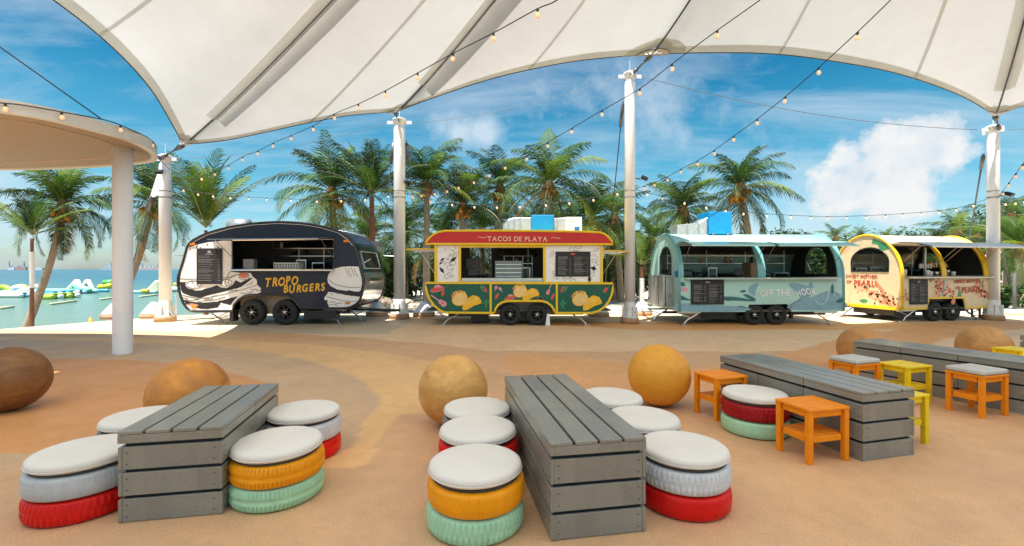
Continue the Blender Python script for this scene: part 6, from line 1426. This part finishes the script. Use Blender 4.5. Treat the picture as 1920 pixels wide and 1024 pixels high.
mat_('blue and white inflatable raft between the two left palms', 76, 556, 30, ['blue', 'white']); mat_('green inflatable raft just right of the leaning trunk', 78, 561, 28, ['lime', 'white']); mat_('long cyan inflatable walkway leading to the climbing slide', 100, 552, 40, ['cyan', 'white']); mat_('low white inflatable raft at the left frame edge', 0, 558, 48, ['white', 'cyan'])
T, s = inf('yellow and green inflatable block left of the round column', 185, 547); m = MB(); m.smooth = True; sausage(m, (0, 0, .5), (25 * s, 0, .7), 0.33); m.cur = 1; sausage(m, (8 * s, 0, 1.0), (24 * s, .5, 1.1), 0.36); m.build('block', [INF['yellow'], INF['green']], T); m = MB(); m.smooth = True; sausage(m, (0, -.8, .15), (30 * s, -.8, .15), 0.21); m.build('float_base', INF['blue'], T)
T, s = inf('pale inflatable slide between the round column and the leftmost mast', 283, 550); m = MB(); m.slab([[(-18 * s, .1), (16 * s, .1), (16 * s, 24 * s), (6 * s, 25 * s), (-6 * s, 12 * s)]], 0, 1.8); m.build('slide_body', [mat('inflatable_cream', (.66, .68, .46), .4)], T, .25, 3); m = MB(); m.smooth = True; sausage(m, (-36 * s, -.4, .15), (16 * s, -.4, .15), 0.21); m.cur = 1; sausage(m, (-4 * s, -.9, .3), (8 * s, -.9, .3), 0.21); m.build('float_base', [INF['cyan'], INF['yellow']], T)
T, s = inf('small white and orange inflatable right of the leftmost mast', 328, 547); m = MB(); m.smooth = True; sausage(m, (-6 * s, 0, .3), (10 * s, 0, .3), 0.30); m.build('float_tubes', INF['white'], T); m = MB(); m.smooth = True; sausage(m, (-2 * s, 0, .9), (8 * s, 0, .8), 0.18); m.build('cushion', INF['yellow'], T)
BM = mat('boom_foam', (.42, .44, .30), .7)
for x0, y0_, x1, y1_, lab in ((95, 572, 142, 566, 'floating boom drifting in the shallows right of the leaning palm'), (0, 580, 24, 577, 'floating boom at the left frame edge'), (188, 563, 214, 560, 'floating boom just left of the round column'), (262, 558, 296, 554, 'floating boom between the column and the leftmost mast')):
    a = gp(x0, y0_, -1.1); b_ = gp(x1, y1_, -1.1); m = MB(); m.smooth = True; m.tube([Vector((0, 0, .05)), (b_ - a) + Vector((0, 0, .05))], .11, 8); o = m.build('floating_boom', BM); o.location = a; tag(o, lab, 'boom', 'floating booms in the shallows')
def ship(label, x, w, h, Z, hull, sup, kind):
    X = (x - CX) / F * Z; T = thing('ship', label, 'ship', (X, Z, -1.1), 0, 'ships on the horizon'); L_ = w * Z / F; Hh = h * Z / F
    m = MB(); m.slab([[(-L_ / 2, 0), (L_ / 2, 0), (L_ * .54, Hh * .4), (-L_ / 2, Hh * .32)]], -L_ * .06, L_ * .06); m.build('hull', hull, T)
    m = MB(); xs = -L_ * .32 if kind else L_ * .25
    m.box(xs - L_ * .08, xs + L_ * .08, -L_ * .05, L_ * .05, Hh * .34, Hh * .8); m.box(xs - L_ * .05, xs + L_ * .05, -L_ * .06, L_ * .06, Hh * .8, Hh * .92); m.box(xs - L_ * .01, xs + L_ * .01, -1, 1, Hh * .92, Hh * 1.2)
    m.build('superstructure', sup, T)
    m = MB()
    for q in range(3): xx = -L_ * .1 + q * L_ * .16 if kind else -L_ * .35 + q * L_ * .17; m.box(xx - L_ * .02, xx + L_ * .02, -L_ * .04, L_ * .04, Hh * .35, Hh * .58)
    m.build('deck_gear', sup, T)
SW = mat('ship_white_hazed', (.66, .68, .70), .7); SR = mat('ship_red_hazed', (.52, .27, .24), .7); SG = mat('ship_grey_hazed', (.42, .48, .53), .7)  # distance haze is put into these colours by paling them
ship('small white ship on the horizon at the far left', 21, 12, 14, 1400, SW, SG, True); ship('red hulled freighter on the horizon near the left edge', 40, 20, 14, 1500, SR, SG, False); ship('long haze-paled freighter on the horizon between the left palms', 68, 24, 10, 1600, SW, SW, True)
ship('grey and white ship on the horizon left of the round column', 201, 22, 14, 1400, SG, SW, False); ship('haze-paled red tanker on the horizon between the column and the leftmost mast', 278, 46, 14, 1700, mat('ship_pink_hazed', (.55, .44, .44), .7), SW, True)
